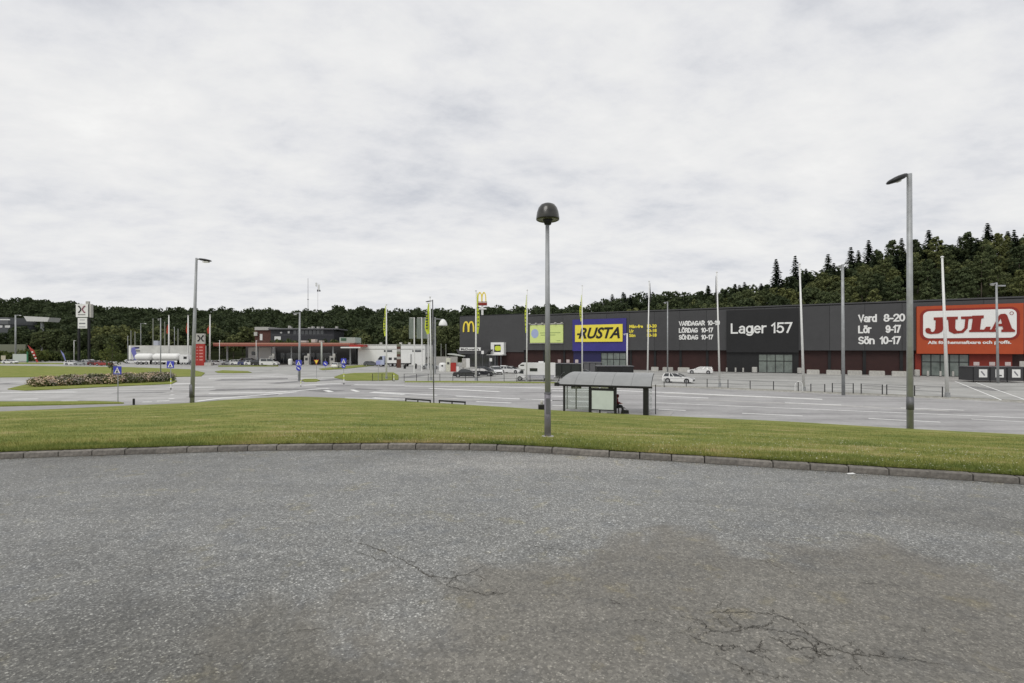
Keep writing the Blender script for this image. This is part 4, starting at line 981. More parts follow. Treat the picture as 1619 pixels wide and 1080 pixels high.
MB().box(XX(42.2, d), XX(43.6, d), -.05, .25, 0, ZZ(556, d)).build('green_end', mat('green_post', (.04,.2,.1), .6), hb)
fr = MB(); fr.box(XX(21, d), XX(21.6, d), .02, .18, 0, .5); fr.box(XX(40, d), XX(40.6, d), .02, .18, 0, .5); fr.build('feet', M_galv, hb)
hb = thing('small_notice', 'small pale notice board at the left picture edge', 'sign', (XX(5, d), d, 0)); MB().box(-.8, .8, 0, .15, 1, 2.6).build('board', mat('beige_board', (.5,.45,.38), .6), hb); MB().box(-.1, .1, .02, .12, 0, 1).build('post', M_galv, hb)

# car wash with blue graphic, and road tanker
d = 172; cw = thing('car_wash_building', 'long white low wall building with a blue curved graphic', 'building', (0, d, 0)); X_ = lambda p: XX(p, 172); Z_ = lambda p: ZZ(p, 172)
MB().box(X_(204), X_(301), 0, 9, 0, Z_(547)).build('wall', mat('dirty_white_wall', (.55,.55,.52), .6, var=.1, scale=.4), cw)
MB().box(X_(203.7), X_(207), -.1, 9.1, 0, Z_(546.6)).build('corner_panel', M_white, cw)
fr = MB(); fr.side([(X_(207.5), Z_(556)), (X_(208), Z_(550)), (X_(213), Z_(548.5)), (X_(220), Z_(548.5)), (X_(220), Z_(551)), (X_(214), Z_(552)), (X_(216), Z_(560)), (X_(222), Z_(569)), (X_(213), Z_(569))], [(-.05, 1), (-.003, 1)])
fr.build('blue_graphic', mat('violet_blue_print', (.15,.15,.42), .5), cw)
MB().box(X_(214), X_(220.5), -.09, -.055, Z_(550.2), Z_(548.9)).build('dark_stripe', M_black, cw); MB().box(X_(215), X_(221.5), -.09, -.055, Z_(555.4), Z_(554.2)).build('dark_stripe', M_black, cw)
MB().box(X_(204), X_(301), .1, 9, Z_(547)+.004, Z_(546.2)).build('roof', M_conc, cw)
MB().box(X_(236), X_(243), 2, 3, Z_(546.2), Z_(538.5)).build('roof_unit', mat('pale_blue_unit', (.4,.42,.48), .6), cw)

def wheel(parent, x, y, r=.33, w=.22, side=1):
    t = MB().cyl((0,-w/2,0), (0,w/2,0), r, n=16).build('wheel', M_tyre, parent, (x, y, r)); 
    yy = side*(w/2)
    MB().cyl((0, yy-.01*side, 0), (0, yy+.012*side, 0), r*.64, n=12).build('rim', M_rim, t); return t

def tanker(px0, px1, pyb, label):
    d = 5*F/(pyb-CY); o = thing('tank_lorry', label, 'lorry', (XX(px0, d), d, 0)); Lg = XX(px1, d)-XX(px0, d)
    r = 1.25
    for a, b in ((0, Lg*.30), (Lg*.325, Lg*.80)):
        t = MB(); n = 14; pr = [(a, .72), (a+.5, .97), (a+.9, 1), (b-.9, 1), (b-.5, .97), (b, .72)]
        vs = [(x, r*k*cos(2*pi*i/n)*.98, 2.45+r*.92*k*sin(2*pi*i/n)) for x, k in pr for i in range(n)]
        fs = [(j*n+i, j*n+(i+1)%n, (j+1)*n+(i+1)%n, (j+1)*n+i) for j in range(5) for i in range(n)] + [tuple(range(n-1,-1,-1)), tuple(range(5*n, 6*n))]
        t.add(vs, fs).build('tank', M_white, o, smooth=True)
        MB().box(a+.2, b-.2, -1.15, -1.05, .75, 1.3).build('side_skirt', M_white, o)
        MB().box(a+.1, b-.1, -.5, .5, .8, 1.3).build('chassis', M_black, o)
        for q in (a+1.2, a+2.4, b-1.3): 
            for s_ in (-1, 1): wheel(o, q, s_*1.05, .5, .3, s_)
    c = MB().side([(Lg*.83, .6), (Lg, .6), (Lg, 1.7), (Lg-.35, 3.0), (Lg*.83, 3.2)], [(-1.25, .94), (-1.15, 1), (1.15, 1), (1.25, .94)]).build('cab', P_white, o)
    MB().box(Lg-1.6, Lg-.55, -1.28, -1.2, 1.8, 2.6).build('side_window', M_cglass, o)
    for q in (Lg*.83+.6, Lg-.8):
        for s_ in (-1, 1): wheel(o, q, s_*1.08, .5, .3, s_)
    return o
tk = tanker(216, 302, 576.3, 'white road tanker with trailer parked in front of the blue-marked white wall')
bk = thing('concrete_block_post', 'white box post standing in front of the road tanker', 'post', (XX(243, 158), 158, 0)); MB().box(-.5,.5,-.3,.3,0,2.6).build('box', M_white, bk); MB().box(-.55,.55,-.35,.35,2.61,2.75).build('cap', M_conc, bk)

# ------------------------------------------------------------------ vehicles
def car(name, label, paint, style, L_=4.5, Wd=1.8, H=1.45, group=None):
    o = thing(name, label, 'car' if style != 'van' else 'van', (0,0,0), 0, group); h = L_/2; w = Wd/2
    if style == 'estate':
        low = [(-h,.35),(-h,.75),(-h+.06,.95),(h-1.35,.96),(h-.25,.78),(h-.02,.6),(h,.32),(h-.1,.22),(-h+.1,.22)]
        gl = [(-h+.06,.95),(-h+.3,H-.1),(-h+.6,H-.02),(h-2.5,H),(h-2.1,H-.08),(h-1.25,.95)]
    elif style == 'hatch':
        low = [(-h,.35),(-h,.8),(-h+.1,.98),(h-1.15,.98),(h-.2,.78),(h-.02,.6),(h,.32),(h-.1,.22),(-h+.1,.22)]
        gl = [(-h+.1,.97),(-h+.55,H-.1),(-h+.8,H-.02),(h-2.2,H),(h-1.85,H-.08),(h-1.05,.97)]
    elif style == 'sedan':
        low = [(-h,.35),(-h,.8),(-h+.08,.93),(h-1.35,.95),(h-.25,.76),(h-.02,.6),(h,.32),(h-.1,.22),(-h+.1,.22)]
        gl = [(-h+.75,.93),(-h+1.35,H-.1),(-h+1.6,H-.02),(h-2.45,H),(h-2.1,H-.08),(h-1.25,.95)]
    elif style == 'suv':
        low = [(-h,.4),(-h,.9),(-h+.06,1.1),(h-1.2,1.1),(h-.2,.95),(h-.02,.75),(h,.38),(h-.1,.28),(-h+.1,.28)]
        gl = [(-h+.06,1.09),(-h+.25,H-.1),(-h+.5,H-.02),(h-2.2,H),(h-1.85,H-.08),(h-1.1,1.09)]
    else:
        low = [(-h,.35),(-h,1.15),(-h+.02,1.3),(h-.9,1.3),(h-.2,.95),(h-.02,.7),(h,.35),(h-.1,.25),(-h+.1,.25)]
        gl = [(-h+.02,1.29),(-h+.08,H-.08),(-h+.3,H),(h-1.9,H),(h-1.6,H-.08),(h-.85,1.29)]
    MB().side(low, [(-w,.95),(-w+.05,1),(-w+.15,1.0),(w-.15,1.0),(w-.05,1),(w,.95)]).build('body', paint, o)
    n = len(gl); bw = w-.06; tw = w-.26; zb, zt = gl[0][1], H
    vs = []
    for s_ in (-1, 1): vs += [(x, s_*(bw+(tw-bw)*(z-zb)/(zt-zb)), z) for x, z in gl]
    MB().add(vs, [tuple(range(n)), tuple(range(2*n-1, n-1, -1))] + [(i, n+i, n+(i+1)%n, (i+1)%n) for i in range(n)]).build('windows', M_cglass, o)
    # roof panel and pillars in body colour
    rp = [(x, z+.012) for x, z in gl[1:-1]]; k = len(rp)
    vs = []
    for s_ in (-1, 1): vs += [(x, s_*(bw+(tw-bw)*(z-.012-zb)/(zt-zb)+.012), z) for x, z in rp]
    vs += [(x, y, z-.07) for x, y, z in vs]
    fs = [(i, i+1, k+i+1, k+i) for i in range(k-1)] + [(i, 2*k+i, 2*k+i+1, i+1) for i in range(k-1)] + [(k+i, k+i+1, 3*k+i+1, 3*k+i) for i in range(k-1)]
    MB().add(vs, fs).build('roof', paint, o)
    pl = MB()
    def pillar(xa, xb, wd):
        for s_ in (-1, 1):
            a = Vector((xa, s_*(bw+.008), zb)); b = Vector((xb, s_*(tw+.012), zt-.03)); pl.add([a-Vector((wd,0,0)), a+Vector((wd,0,0)), b+Vector((wd*.8,0,0)), b-Vector((wd*.8,0,0))], [(0,1,2,3)])
    xr, xf = gl[0][0], gl[-1][0]
    pillar(xf-.03, gl[-3][0]+.1, .05); pillar((xr+xf)/2+.1, (gl[1][0]+gl[-3][0])/2+.25, .05); pillar(xr+(1.0 if style in ('estate','suv') else .35), gl[2][0]+(.45 if style in ('estate','suv') else .1), .06); pillar(xr+.06, gl[1][0]+.05, .07)
    pl.build('pillars', paint, o)
    for s_ in (-1, 1):
        MB().box(h-.28, h+.004, s_*w*.9-(.18 if s_ > 0 else .0), s_*w*.9+(.0 if s_ > 0 else .18), .58, .74).build('headlight', M_lamp, o)
        MB().box(-h-.004, -h+.15, s_*w*.9-(.16 if s_ > 0 else .0), s_*w*.9+(.0 if s_ > 0 else .16), .62, .86).build('tail_light', M_rear, o)
        MB().box(xf-.45, xf-.3, s_*(w+.02)-.07, s_*(w+.02)+.07, .96, 1.06).build('mirror', M_dark, o)
        for q in (-h+.85, h-.85):
            MB().cyl((q, s_*(w-.02), .36), (q, s_*(w+.004), .36), .385, n=16).build('wheel_arch', M_black, o)
            wheel(o, q, s_*(w-.1), .33, .22, s_)
    MB().box(h-.03, h+.01, -.55, .55, .34, .52).build('grille', M_black, o)
    MB().box(-h-.01, -h+.02, -.26, .26, .5, .61).build('number_plate', M_white, o)
    return o
def place(o, px, pyb, rz):
    d = 5*F/(pyb-CY); o.location = (XX(px, d), d+.9, 0.002); o.rotation_euler = (0,0,rz); return o
A = ANG
c = place(car('parked_car', 'white estate car parked behind the railing near the shelter', P_white, 'estate', 4.4), 1076, 606, A-.06)
c = place(car('parked_car', 'white estate car parked before the opening-hours wall', P_white, 'estate', 4.8), 1110, 591.3, A+pi+.04)
place(car('parked_car', 'black saloon parked behind the railing left of the lime flagpole', P_black, 'sedan', 4.7), 737, 597, .08)
place(car('parked_car', 'black hatchback parked just right of the lime flagpole by the restaurant', P_black, 'hatch', 4.2), 764, 595, -.2)
place(car('parked_car', 'dark grey car behind the black ones in front of the restaurant', P_grey, 'estate', 4.6, H=1.6), 768, 592.5, .3)
place(car('parked_car', 'white car seen nearly end-on in front of the restaurant porch', P_white, 'hatch', 4.2, H=1.6), 784, 592, -1.25)
place(car('parked_car', 'white estate car between the porch and the motorhome', P_white, 'estate', 4.7), 808, 590.5, A-.0)
place(car('parked_car', 'white small car at the restaurant rank, partly behind its neighbour', P_white, 'hatch', 4.0), 798, 588.5, 1.3)
place(car('parked_car', 'silver car parked behind the motorhome near the trolley shelter', P_silver, 'hatch', 4.2), 884, 592, .25)
place(car('parked_car', 'light grey car hidden behind the bus shelter roof', P_silver, 'estate', 4.5), 927, 597.5, .1)
# left rows
lefts = [(112,577.3,P_white,'estate',.1,'white car at the left end of the far parked row'),(126,577.6,P_silver,'hatch',pi,'silver car standing before the tall two-legged sign'),(140,577,P_white,'suv',.2,'white tall car right under the tall two-legged sign'),
 (150,577.9,P_dred,'hatch',.2,'wine red car partly behind the bright red one'),(161,578.4,P_red,'sedan',.05,'bright red saloon in the far left row'),(308,577.2,P_grey,'hatch',.2,'dark small car left of the red price pylon'),
 (344,577.2,P_white,'estate',.1,'white estate at the left end of the petrol station row'),(360,577.3,P_silver,'hatch',pi,'silver hatchback second in the petrol station row'),(374,577.4,P_white,'suv',.0,'white tall car in front of the white block'),
 (386,577.6,P_blue,'hatch',.15,'dark blue hatchback in the petrol station row'),(397,577.8,P_white,'hatch',-.1,'white hatchback right of the blue car'),(408,578,P_black,'suv',.1,'black tall car in the petrol station row'),
 (546,576,P_white,'hatch',1.4,'white car seen end-on near the station entrance'),(527,575.4,P_black,'sedan',.1,'black car standing beside the right-hand pump'),(560,575.3,P_white,'sedan',pi,'white car in front of the dark station entrance'),(578,575.6,P_white,'hatch',0,'white car against the white workshop wall'),
 (532,582.4,P_white,'hatch',1.5,'small white car driving out past the blue signs'),(586,579.0,P_grey,'hatch',.3,'grey car behind the lorry front'),(679,583.8,P_silver,'sedan',.1,'silver saloon behind the railing left of the recycling bins'),
 (330,576.6,P_silver,'hatch',.3,'small silver car beside the price pylon plinth'),(352,576,P_white,'hatch',.5,'white car in second row near small left lamp'),(470,576.2,P_white,'hatch',1.2,'white car at pumps behind the junction lamp'),(493,576,P_black,'estate',.2,'dark car between the station pumps'),(622,577,P_silver,'estate',.2,'silver car beside the banded post'),(206,574.8,P_white,'hatch',.3,'white car at the left corner of the blue-marked wall'),
 (-20,577.3,P_grey,'suv',0,'dark grey car at the left picture edge'),(12,575.5,P_white,'hatch',0,'white car up on the far left road')]
for px, pyb, pt, stl, rz, lab in lefts:
    place(car('parked_car', lab, pt, stl, rnd.uniform(4.2,4.7), H=1.7 if stl == 'suv' else 1.47), px, pyb, rz)
place(car('parked_van', 'white van with dark side windows at the right end of the petrol station row', P_white, 'van', 5.4, 1.95, 2.1), 424, 578.2, 0)
place(car('parked_van', 'white van parked between blue and white hatchbacks', P_white, 'van', 5.0, 1.95, 2.1), 391, 576.4, 0)
place(car('parked_van', 'white van beside the white workshop at the lorry rear', P_white, 'van', 5.2, 1.95, 2.2), 665, 574.6, pi)

# motorhome
d = 5*F/(602.3-CY); o = thing('motorhome', 'white motorhome with overcab parked in the lot beside the road', 'motorhome', (XX(848, d), d+1.1, 0), pi-.12)
h = 3.1; w = 1.1
MB().side([(-h,.55),(1.7,.55),(1.7,1.75),(2.65,1.95),(2.75,2.35),(2.1,2.85),(-h+.1,2.85),(-h,2.7)], [(-w,.97),(-w+.08,1),(w-.08,1),(w,.97)]).build('body', P_white, o)
MB().side([(1.68,.4),(h+.1,.4),(h+.1,.95),(h-.5,1.2),(2.4,1.74),(1.68,1.74)], [(-w+.1,.96),(-w+.16,1),(w-.16,1),(w-.1,.96)]).build('cab', P_white, o)
MB().side([(1.9,1.1),(2.65,1.15),(2.35,1.68),(1.9,1.68)], [(-w+.08,1),(w-.08,1)]).build('cab_window', M_cglass, o)
for s_ in (-1, 1):
    for a, b, z0, z1 in ((-.3,.9,1.5,2.0),(-2.1,-1.5,1.5,2.0),(1.8,2.4,2.35,2.55)): MB().box(a, b, s_*(w+.01)-.02, s_*(w+.01)+.02, z0, z1).build('window', M_cglass, o)
    MB().box(-h+.2, 1.6, s_*(w+.0)-.015, s_*(w+.0)+.015, .42, .95).build('lower_trim', mat('pale_grey_trim', (.4,.4,.42), .5), o)
    for q in (-1.7, 2.5): wheel(o, q, s_*(w-.14), .36, .24, s_)
MB().box(-1.2, -.4, -.3, .3, 2.86, 3.05).build('roof_hatch', M_white, o)
MB().box(h+.09, h+.14, -.8, .8, .35, .55).build('bumper', M_black, o)
# cyclist rack-like dark bike carrier behind it
# lorry with sloping nose by the workshop
d = 5*F/(579.5-CY); o = thing('transport_lorry', 'white and blue lorry parked before the white workshop', 'lorry', (XX(597, d), d, 0)); Lg = XX(650, d)-XX(597, d)
MB().side([(0,.5),(2.3,.5),(2.3,3.1),(1.0,3.0),(.3,1.9),(0,1.6)], [(-1.25,.95),(-1.15,1),(1.15,1),(1.25,.95)]).build('cab', mat('pale_blue_paint', (.42,.46,.6), .3, coat=.5), o)
MB().side([(.35,1.95),(1.02,2.95),(1.7,2.95),(1.7,1.95)], [(-1.27,1),(1.27,1)]).build('cab_window', M_cglass, o)
MB().box(2.6, Lg, -1.25, 1.25, 1.0, 3.55).build('cargo_box', M_white, o)
MB().box(2.3, Lg, -.5, .5, .6, .99).build('chassis', M_black, o)
for a in (3.5, 5.0): MB().box(a, a+.9, -1.3, -1.251, 1.9, 2.6).build('dark_logo_patch', M_dark, o)
for q in (1.3, 4.0, 5.2, Lg-1.4):
    for s_ in (-1, 1): wheel(o, q, s_*1.08, .5, .3, s_)
d = 5*F/(577-CY); o = thing('boat_trailer', 'long white boat on a trailer right of the brick post', 'trailer', (XX(650, d), d+4, 0)); Lg = XX(683, d)-XX(650, d)
MB().side([(0,1.3),(Lg-2,1.2),(Lg,2.3),(Lg-3,2.3),(Lg-3.6,3.1),(1.2,3.1),(.2,2.2)], [(-1,.75),(-.7,1),(.7,1),(1,.75)]).build('hull', M_white, o)
MB().box(1.4, Lg-3.9, -.86, -.72, 2.3, 2.8).build('window', M_cglass, o)
MB().box(0, Lg-1, -.5, .5, .55, .75).build('frame', M_galvd, o)
for s_ in (-1, 1): wheel(o, 2.5, s_*.8, .35, .2, s_)

# ------------------------------------------------------------------ poles, lamps, flags
def street_lamp(px, top, base, label, side=-1, head='cobra', wb=.11, wt=.06, zb=0.0, dist=None, arm=1.0, hl=1.2, lean=0.0, m=M_galv, band=None, hm=None, fat=1.0):
    d = dist or (EYE-zb)*F/(base-CY); H = ZZ(top, d)-zb
    o = thing('street_lamp', label, 'street lamp', (XX(px, d), d, zb))
    p = MB().cyl((0,0,-.3), (lean,0,H), wb, wt, 14).build('pole', m, o, smooth=True)
    if band: MB().cyl((0,0,band[0]), (0,0,band[1]), wb*1.12, wb*1.08, 14).build('pole_sleeve', M_galvd, o, smooth=True)
    hm = hm or M_black
    if head == 'cobra':
        a0 = (lean, 0, H-.15); a1 = (lean+side*arm, 0, H-.1)
        MB().cyl(a0, a1, wt*.6, wt*.5, 8).build('arm', m, o)
        x0 = lean+side*arm; hd = MB(); n = 10; pr = [(0,.1,.06),(.12,.16,.09),(hl*.5,.22,.11),(hl*.85,.18,.08),(hl,.05,.03)]
        k0 = hl*.28*fat
        vs = [(x0+side*x, ry*k0*4*cos(2*pi*i/n), H-.1-x*(.16 if fat == 1 else .42)+rz_*k0*3.4*sin(2*pi*i/n)) for x, ry, rz_ in pr for i in range(n)]
        fs = [(j*n+i, j*n+(i+1)%n, (j+1)*n+(i+1)%n, (j+1)*n+i) for j in range(4) for i in range(n)] + [tuple(range(n-1,-1,-1)), tuple(range(4*n, 5*n))]
        hd.add(vs, fs).build('lamp_head', hm, o, smooth=True)
        MB().box(x0+side*hl*.55-.22*hl, x0+side*hl*.55+.22*hl, -.14*hl, .14*hl, H-.28-hl*.12*fat, H-.26-hl*.05*fat).build('lens', M_lens, o)
    return o
# park lamp in the near lawn
def near_slope(px, py):
    i = int((px+690)/3280*(NC-1)); a, b_ = slope[i][1], slope[i][2]; best = None
    for k in range(400):
        t = k/399; q = slope_pt(a, b_, t); e = abs(CY+(EYE-q[2])*F/q[1]-py)
        if best is None or e < best[0]: best = (e, q)
    return best[1]
q = near_slope(866, 690); d = q[1]; zb = q[2]; H = ZZ(349, d)-zb
o = thing('park_lamp', 'park lamp with dark dome shade on a grey pole in the near lawn', 'street lamp', (XX(866, d), d, zb))
MB().cyl((0,0,-.3), (-.005,0,H*.20), .088, .084, 18).build('pole_sleeve', mat('sleeve_grey', (.19,.18,.20), .5, .3, .2, 3), o, smooth=True)
MB().cyl((0,0,H*.20), (-.01,0,H), .076, .050, 18).build('pole', M_galv, o, smooth=True)
MB().lathe([(.05,H*.2-.012),(.094,H*.2-.01),(.09,H*.2+.02),(.07,H*.2+.03)], 18).build('collar', M_galvd, o)
MB().box(-.052,.052,-.094,-.07,.6,1.0).build('access_hatch', M_galvd, o)
MB().lathe([(.16,-.02),(.155,.012),(.0,.014)], 18).build('base_plate', M_conc, o)
rd = XX(885, d)-XX(866.5, d); hh = ZZ(321.5, d)-ZZ(349, d)
dome = [(0, H+hh), (rd*.32, H+hh*.985), (rd*.60, H+hh*.90), (rd*.80, H+hh*.72), (rd*.92, H+hh*.48), (rd*.97, H+hh*.26), (rd, H+hh*.12), (rd*.985, H+hh*.05), (rd*.9, H+hh*.02), (rd*.84, H+hh*.06), (rd*.6, H+hh*.08)]
MB().lathe(dome, 32).build('lamp_shade', mat('smoked_dome', (.022,.021,.015), .3, .0, .5, 5, spec=.5, coat=.25), o, smooth=True)
MB().lathe([(0, H+hh*.02), (rd*.5, H+hh*.05), (rd*.84, H+hh*.05), (rd*.84, H+hh*.10), (0, H+hh*.12)], 32).build('diffuser', mat('smoky_diffuser', (.12,.12,.10), .3), o)
MB().lathe([(.05,H-.12),(.085,H-.10),(.12,H),(.13,H+hh*.06),(.0,H+hh*.06)], 18).build('neck', M_black, o, smooth=True)

street_lamp(1439, 275, 678, 'tallest grey street lamp, right of the opening hours sign', -1, wb=.185, wt=.14, arm=.25, hl=1.1, band=None, zb=0.0, lean=-.05, fat=1.7)
o = bpy.data.objects['street_lamp']; MB().cyl((0,0,1.2), (0,0,2.0), .20, .195, 14).build('pole_sleeve', M_galvd, o, smooth=True)
street_lamp(303.5, 408, 637, 'tall grey street lamp at the left end of the near lawn', 1, wb=.20, wt=.10, arm=.25, hl=1.15, lean=.42, band=(.5, 1.7))
street_lamp(686, 474, 637, 'thin street lamp standing beyond the lawn with small dark head', -1, wb=.055, wt=.05, arm=.1, hl=.55, lean=-.12, m=M_galvd)
street_lamp(473, 494, 602, 'street lamp carrying blue round sign at the junction', -1, wb=.20, wt=.12, arm=.2, hl=.9, lean=.1, hm=M_galv)
street_lamp(254, 503, 600, 'slim street lamp rising from the rose hedge end', -1, wb=.09, wt=.07, arm=.1, hl=.45, hm=M_galv)
street_lamp(1055.5, 477, 588, 'car park lamp left of the VARDAGAR opening hours', -1, wb=.16, wt=.11, arm=.1, hl=.8, hm=M_galv)
street_lamp(1333.5, 418, 625, 'grey car park lamp left of the Vard 8-20 lettering', -1, wb=.17, wt=.13, arm=.05, hl=.5, lean=-.1, hm=M_galv)
o = street_lamp(1578, 447, 606, 'double-headed car park lamp before the right-hand orange sign', -1, wb=.17, wt=.12, arm=.1, hl=.85, lean=-.25, hm=M_galv)
MB().box(-.1,1.0,-.12,.12, ZZ(447, 5*F/54)-.55, ZZ(447, 5*F/54)-.35).build('lamp_head', M_galv, o)
street_lamp(991.5, 527, 592, 'white car park lamp in front of the blue shop entrance', -1, wb=.17, wt=.13, arm=.1, hl=.7, m=M_wpole, hm=M_wpole)
street_lamp(347, 538, 577, 'small lamp left over the parked row at the petrol station', 1, wb=.08, wt=.07, arm=.1, hl=.35, m=M_wpole, hm=M_wpole, dist=148)
street_lamp(405, 538, 577, 'small lamp in front of the white block at the petrol station', 1, wb=.08, wt=.07, arm=.1, hl=.35, m=M_wpole, hm=M_wpole, dist=148)
street_lamp(508.5, 541, 578, 'white mast in front of the petrol station windows', -1, wb=.26, wt=.24, arm=.05, hl=.3, m=mat('pale_mast', (.4,.42,.38), .6), hm=M_wpole, dist=147)
street_lamp(222.6, 511, 572, 'lamp with white globe head before the far trees', 1, wb=.11, wt=.08, arm=1.3, hl=.8, hm=M_lens, dist=178)
street_lamp(24.5, 498, 572, 'thick grey mast lamp at the far left', 1, wb=.30, wt=.22, arm=1.4, hl=.9, hm=M_lens, dist=190)
street_lamp(117, 538, 572, 'short white lamp left of the tall two-legged sign', 1, wb=.1, wt=.09, arm=.5, hl=.4, m=M_wpole, hm=M_wpole, dist=186)
street_lamp(275.8, 517, 572, 'lamp with pale square head right of the red flag', -1, wb=.10, wt=.08, arm=.0, hl=.4, hm=M_lens, dist=182)
street_lamp(202, 531, 572, 'thin far lamp left of the blue-marked white wall', 1, wb=.09, wt=.08, arm=.0, hl=.4, hm=M_galv, dist=185)
# bare masts against the left wood
for px, top, lab in ((242,505,'plain grey mast left of the slim street lamp'),(260.5,510,'plain grey mast right of the slim street lamp'),(281.5,521,'short grey mast right of the lamp with pale head'),(207,524,'leftmost short pale mast over the white wall'),(213.5,526,'second short pale mast over the white wall'),
                     (697.5,545,'left one of two short masts beside the restaurant'),(705,545,'right one of two short masts beside the restaurant')):
    d = 176; o = thing('mast', lab, 'mast', (XX(px, d), d, 0)); MB().cyl((0,0,-.1), (0,0,ZZ(top, d)), .24, .17, 10).build('pole', mat('weathered_mast', (.19,.2,.17), .7), o); MB().cyl((0,0,ZZ(top, d)), (0,0,ZZ(top, d)+.3), .12, .1, 8).build('cap', M_galv, o)
# big dome lamp
d = 5*F/(591-CY); o = thing('dome_street_lamp', 'street lamp with large white dome hanging from a side arm', 'street lamp', (XX(688, d), d, 0)); H = ZZ(501.5, d)
MB().cyl((0,0,-.2), (0,0,H), .2, .14, 12).build('pole', M_galv, o); xa = XX(700.5, d)-XX(688, d)
MB().cyl((0,0,H-.35), (xa,0,H-.45), .06, .06, 8).build('arm', M_galv, o)
rd = (XX(707, d)-XX(693, d))/2; z0 = ZZ(515, d); z1 = ZZ(504.5, d)
MB().lathe([(xx*rd, z0+(z1-z0)*zz_) for xx, zz_ in ((0,1),(.3,.93),(.62,.72),(.85,.45),(.97,.15),(1,0),(.9,.02),(0,.04))], 20, (xa, 0)).build('dome_shade', M_white, o, smooth=True)

def flagpole(px, base, top, label, flag=None, lean=0.0, dist=None, m=M_wpole, r=.13, fpy=None, fw=1.0, fdir=-1, prints=True, fdepth=None):
    d = dist or 5*F/(base-CY); H = ZZ(top, d)
    o = thing('flagpole', label, 'flagpole', (XX(px, d), d, 0)); lx = lean*H
    MB().cyl((0,0,-.2), (lx,0,H), r, r*.5, 12).build('pole', m, o, smooth=True)
    MB().lathe([(0,H+.16),(r*.9,H+.08),(r*.9,H+.0),(0,H-.05)], 10, (lx, 0)).build('finial', m, o)
    MB().cyl((0,0,0), (0,0,.5), r*1.35, r*1.3, 12).build('base_sleeve', M_galv, o)
    if flag:
        z0 = ZZ(fpy[0], d); z1 = ZZ(fpy[1], d); rows = 14; cols = 9; v = []
        rg = random.Random(int(px))
        ph = rg.uniform(0, 6)
        for j in range(rows+1):
            f = j/rows; z = z0+(z1-z0)*f; xb = lean*z+fdir*r*.8
            prof = (.25+.75*min(1, f*2.2))*(1-.35*max(0, f-.8)/.2)
            for i in range(cols+1):
                g = i/cols; v.append((xb+fdir*fw*prof*g*(.85+.15*sin(f*7+ph)), .16*sin(g*9+f*3+ph)*fw*prof, z-.25*g*fw))
        k = cols+1; fs = [(j*k+i, j*k+i+1, (j+1)*k+i+1, (j+1)*k+i) for j in range(rows) for i in range(cols)]
        fl = MB().add(v, fs).build('flag', flag, o, smooth=True)
        if prints:
            pr = MB()
            for t in range(7):
                z = z0+(z1-z0)*(.28+.09*t); pr.box(lean*z+fdir*(r+fw*.25), lean*z+fdir*(r+fw*.25)+fdir*fw*.42, -.24*fw-.02, -.24*fw, z-.16, z+.02+.08*(t % 2))
            pr.build('print', M_dark, fl)
    return o
flagpole(611, 601.2, 482, 'white flagpole with hanging lime flag, leftmost of the lime ones', M_flag, .0, fpy=(483,531), fw=.42, r=.15, dist=5*F/48.2)
flagpole(681.5, 601.2, 470, 'white flagpole with lime flag left of the thin street lamp', M_flag, -.012, fpy=(479,527), fw=.8, r=.17)
flagpole(752.5, 601.5, 460, 'white flagpole with long lime flag before the wall arches', M_flag, .0, fpy=(462,527), fw=.45, r=.17, fdir=1)
flagpole(832.5, 603, 459, 'white flagpole with narrow lime flag behind the motorhome front', M_flag, .008, fpy=(466,526), fw=.28, r=.12)
flagpole(920.5, 603.5, 452, 'white flagpole with lime flag crossing the left of the blue sign', M_flag, .0, fpy=(466,508), fw=.3, r=.12)
flagpole(1023.5, 604.6, 445, 'white flagpole with a furled black flag left of the hours wall', M_flagk, .018, fpy=(447,480), fw=.22, r=.13, fdir=1, prints=False)
flagpole(1138, 611.6, 431, 'white flagpole with furled black flag before the grey and black walls', M_flagk, -.026, fpy=(436,478), fw=.2, r=.13, prints=False)
flagpole(1271, 618, 418, 'bare white flagpole leaning at the right edge of the black sign', None, -.034, r=.16)
flagpole(1498, 628, 407, 'bare white flagpole crossing the orange sign', None, -.038, r=.17)
flagpole(267, 575, 499, 'leftmost of three red-flagged white poles before the far wood', M_flagr, .0, fpy=(513,527), fw=.7, r=.3, dist=165, prints=False)
flagpole(297.4, 575, 499, 'middle one of three red-flagged white poles by the road tanker', M_flagr, .0, fpy=(510,527), fw=.55, r=.3, dist=158, prints=False)
flagpole(331.5, 575, 498, 'red-flagged white pole right of the red price pylon', M_flagr, .008, fpy=(514,527), fw=.8, r=.28, dist=150, prints=False)
# grey banners
for px, b, lab in ((655,590,'left one of three grey banners near the workshop'),(667,587,'middle one of three grey banners near the workshop'),(677,584,'right one of three grey banners, half behind the lime flag')):
    d = 5*F/(b-CY); o = thing('banner_pole', lab, 'banner', (XX(px, d), d, 0)); H = ZZ(502, d)
    MB().cyl((0,0,-.1), (0,0,H), .15, .12, 10).build('pole', M_wpole, o); w = XX(px, d)-XX(px-7.5, d)
    MB().cyl((0,0,H-.1), (-w,0,H-.1), .05, .05, 8).build('arm', M_wpole, o)
    v = [(-w*i/6-.1, .12*sin(i*1.4+j*.6), H-.2-(H-.2-ZZ(535.5, d))*j/8) for j in range(9) for i in range(7)]
    MB().add(v, [(j*7+i, j*7+i+1, (j+1)*7+i+1, (j+1)*7+i) for j in range(8) for i in range(6)]).build('banner', M_flagg, o, smooth=True)

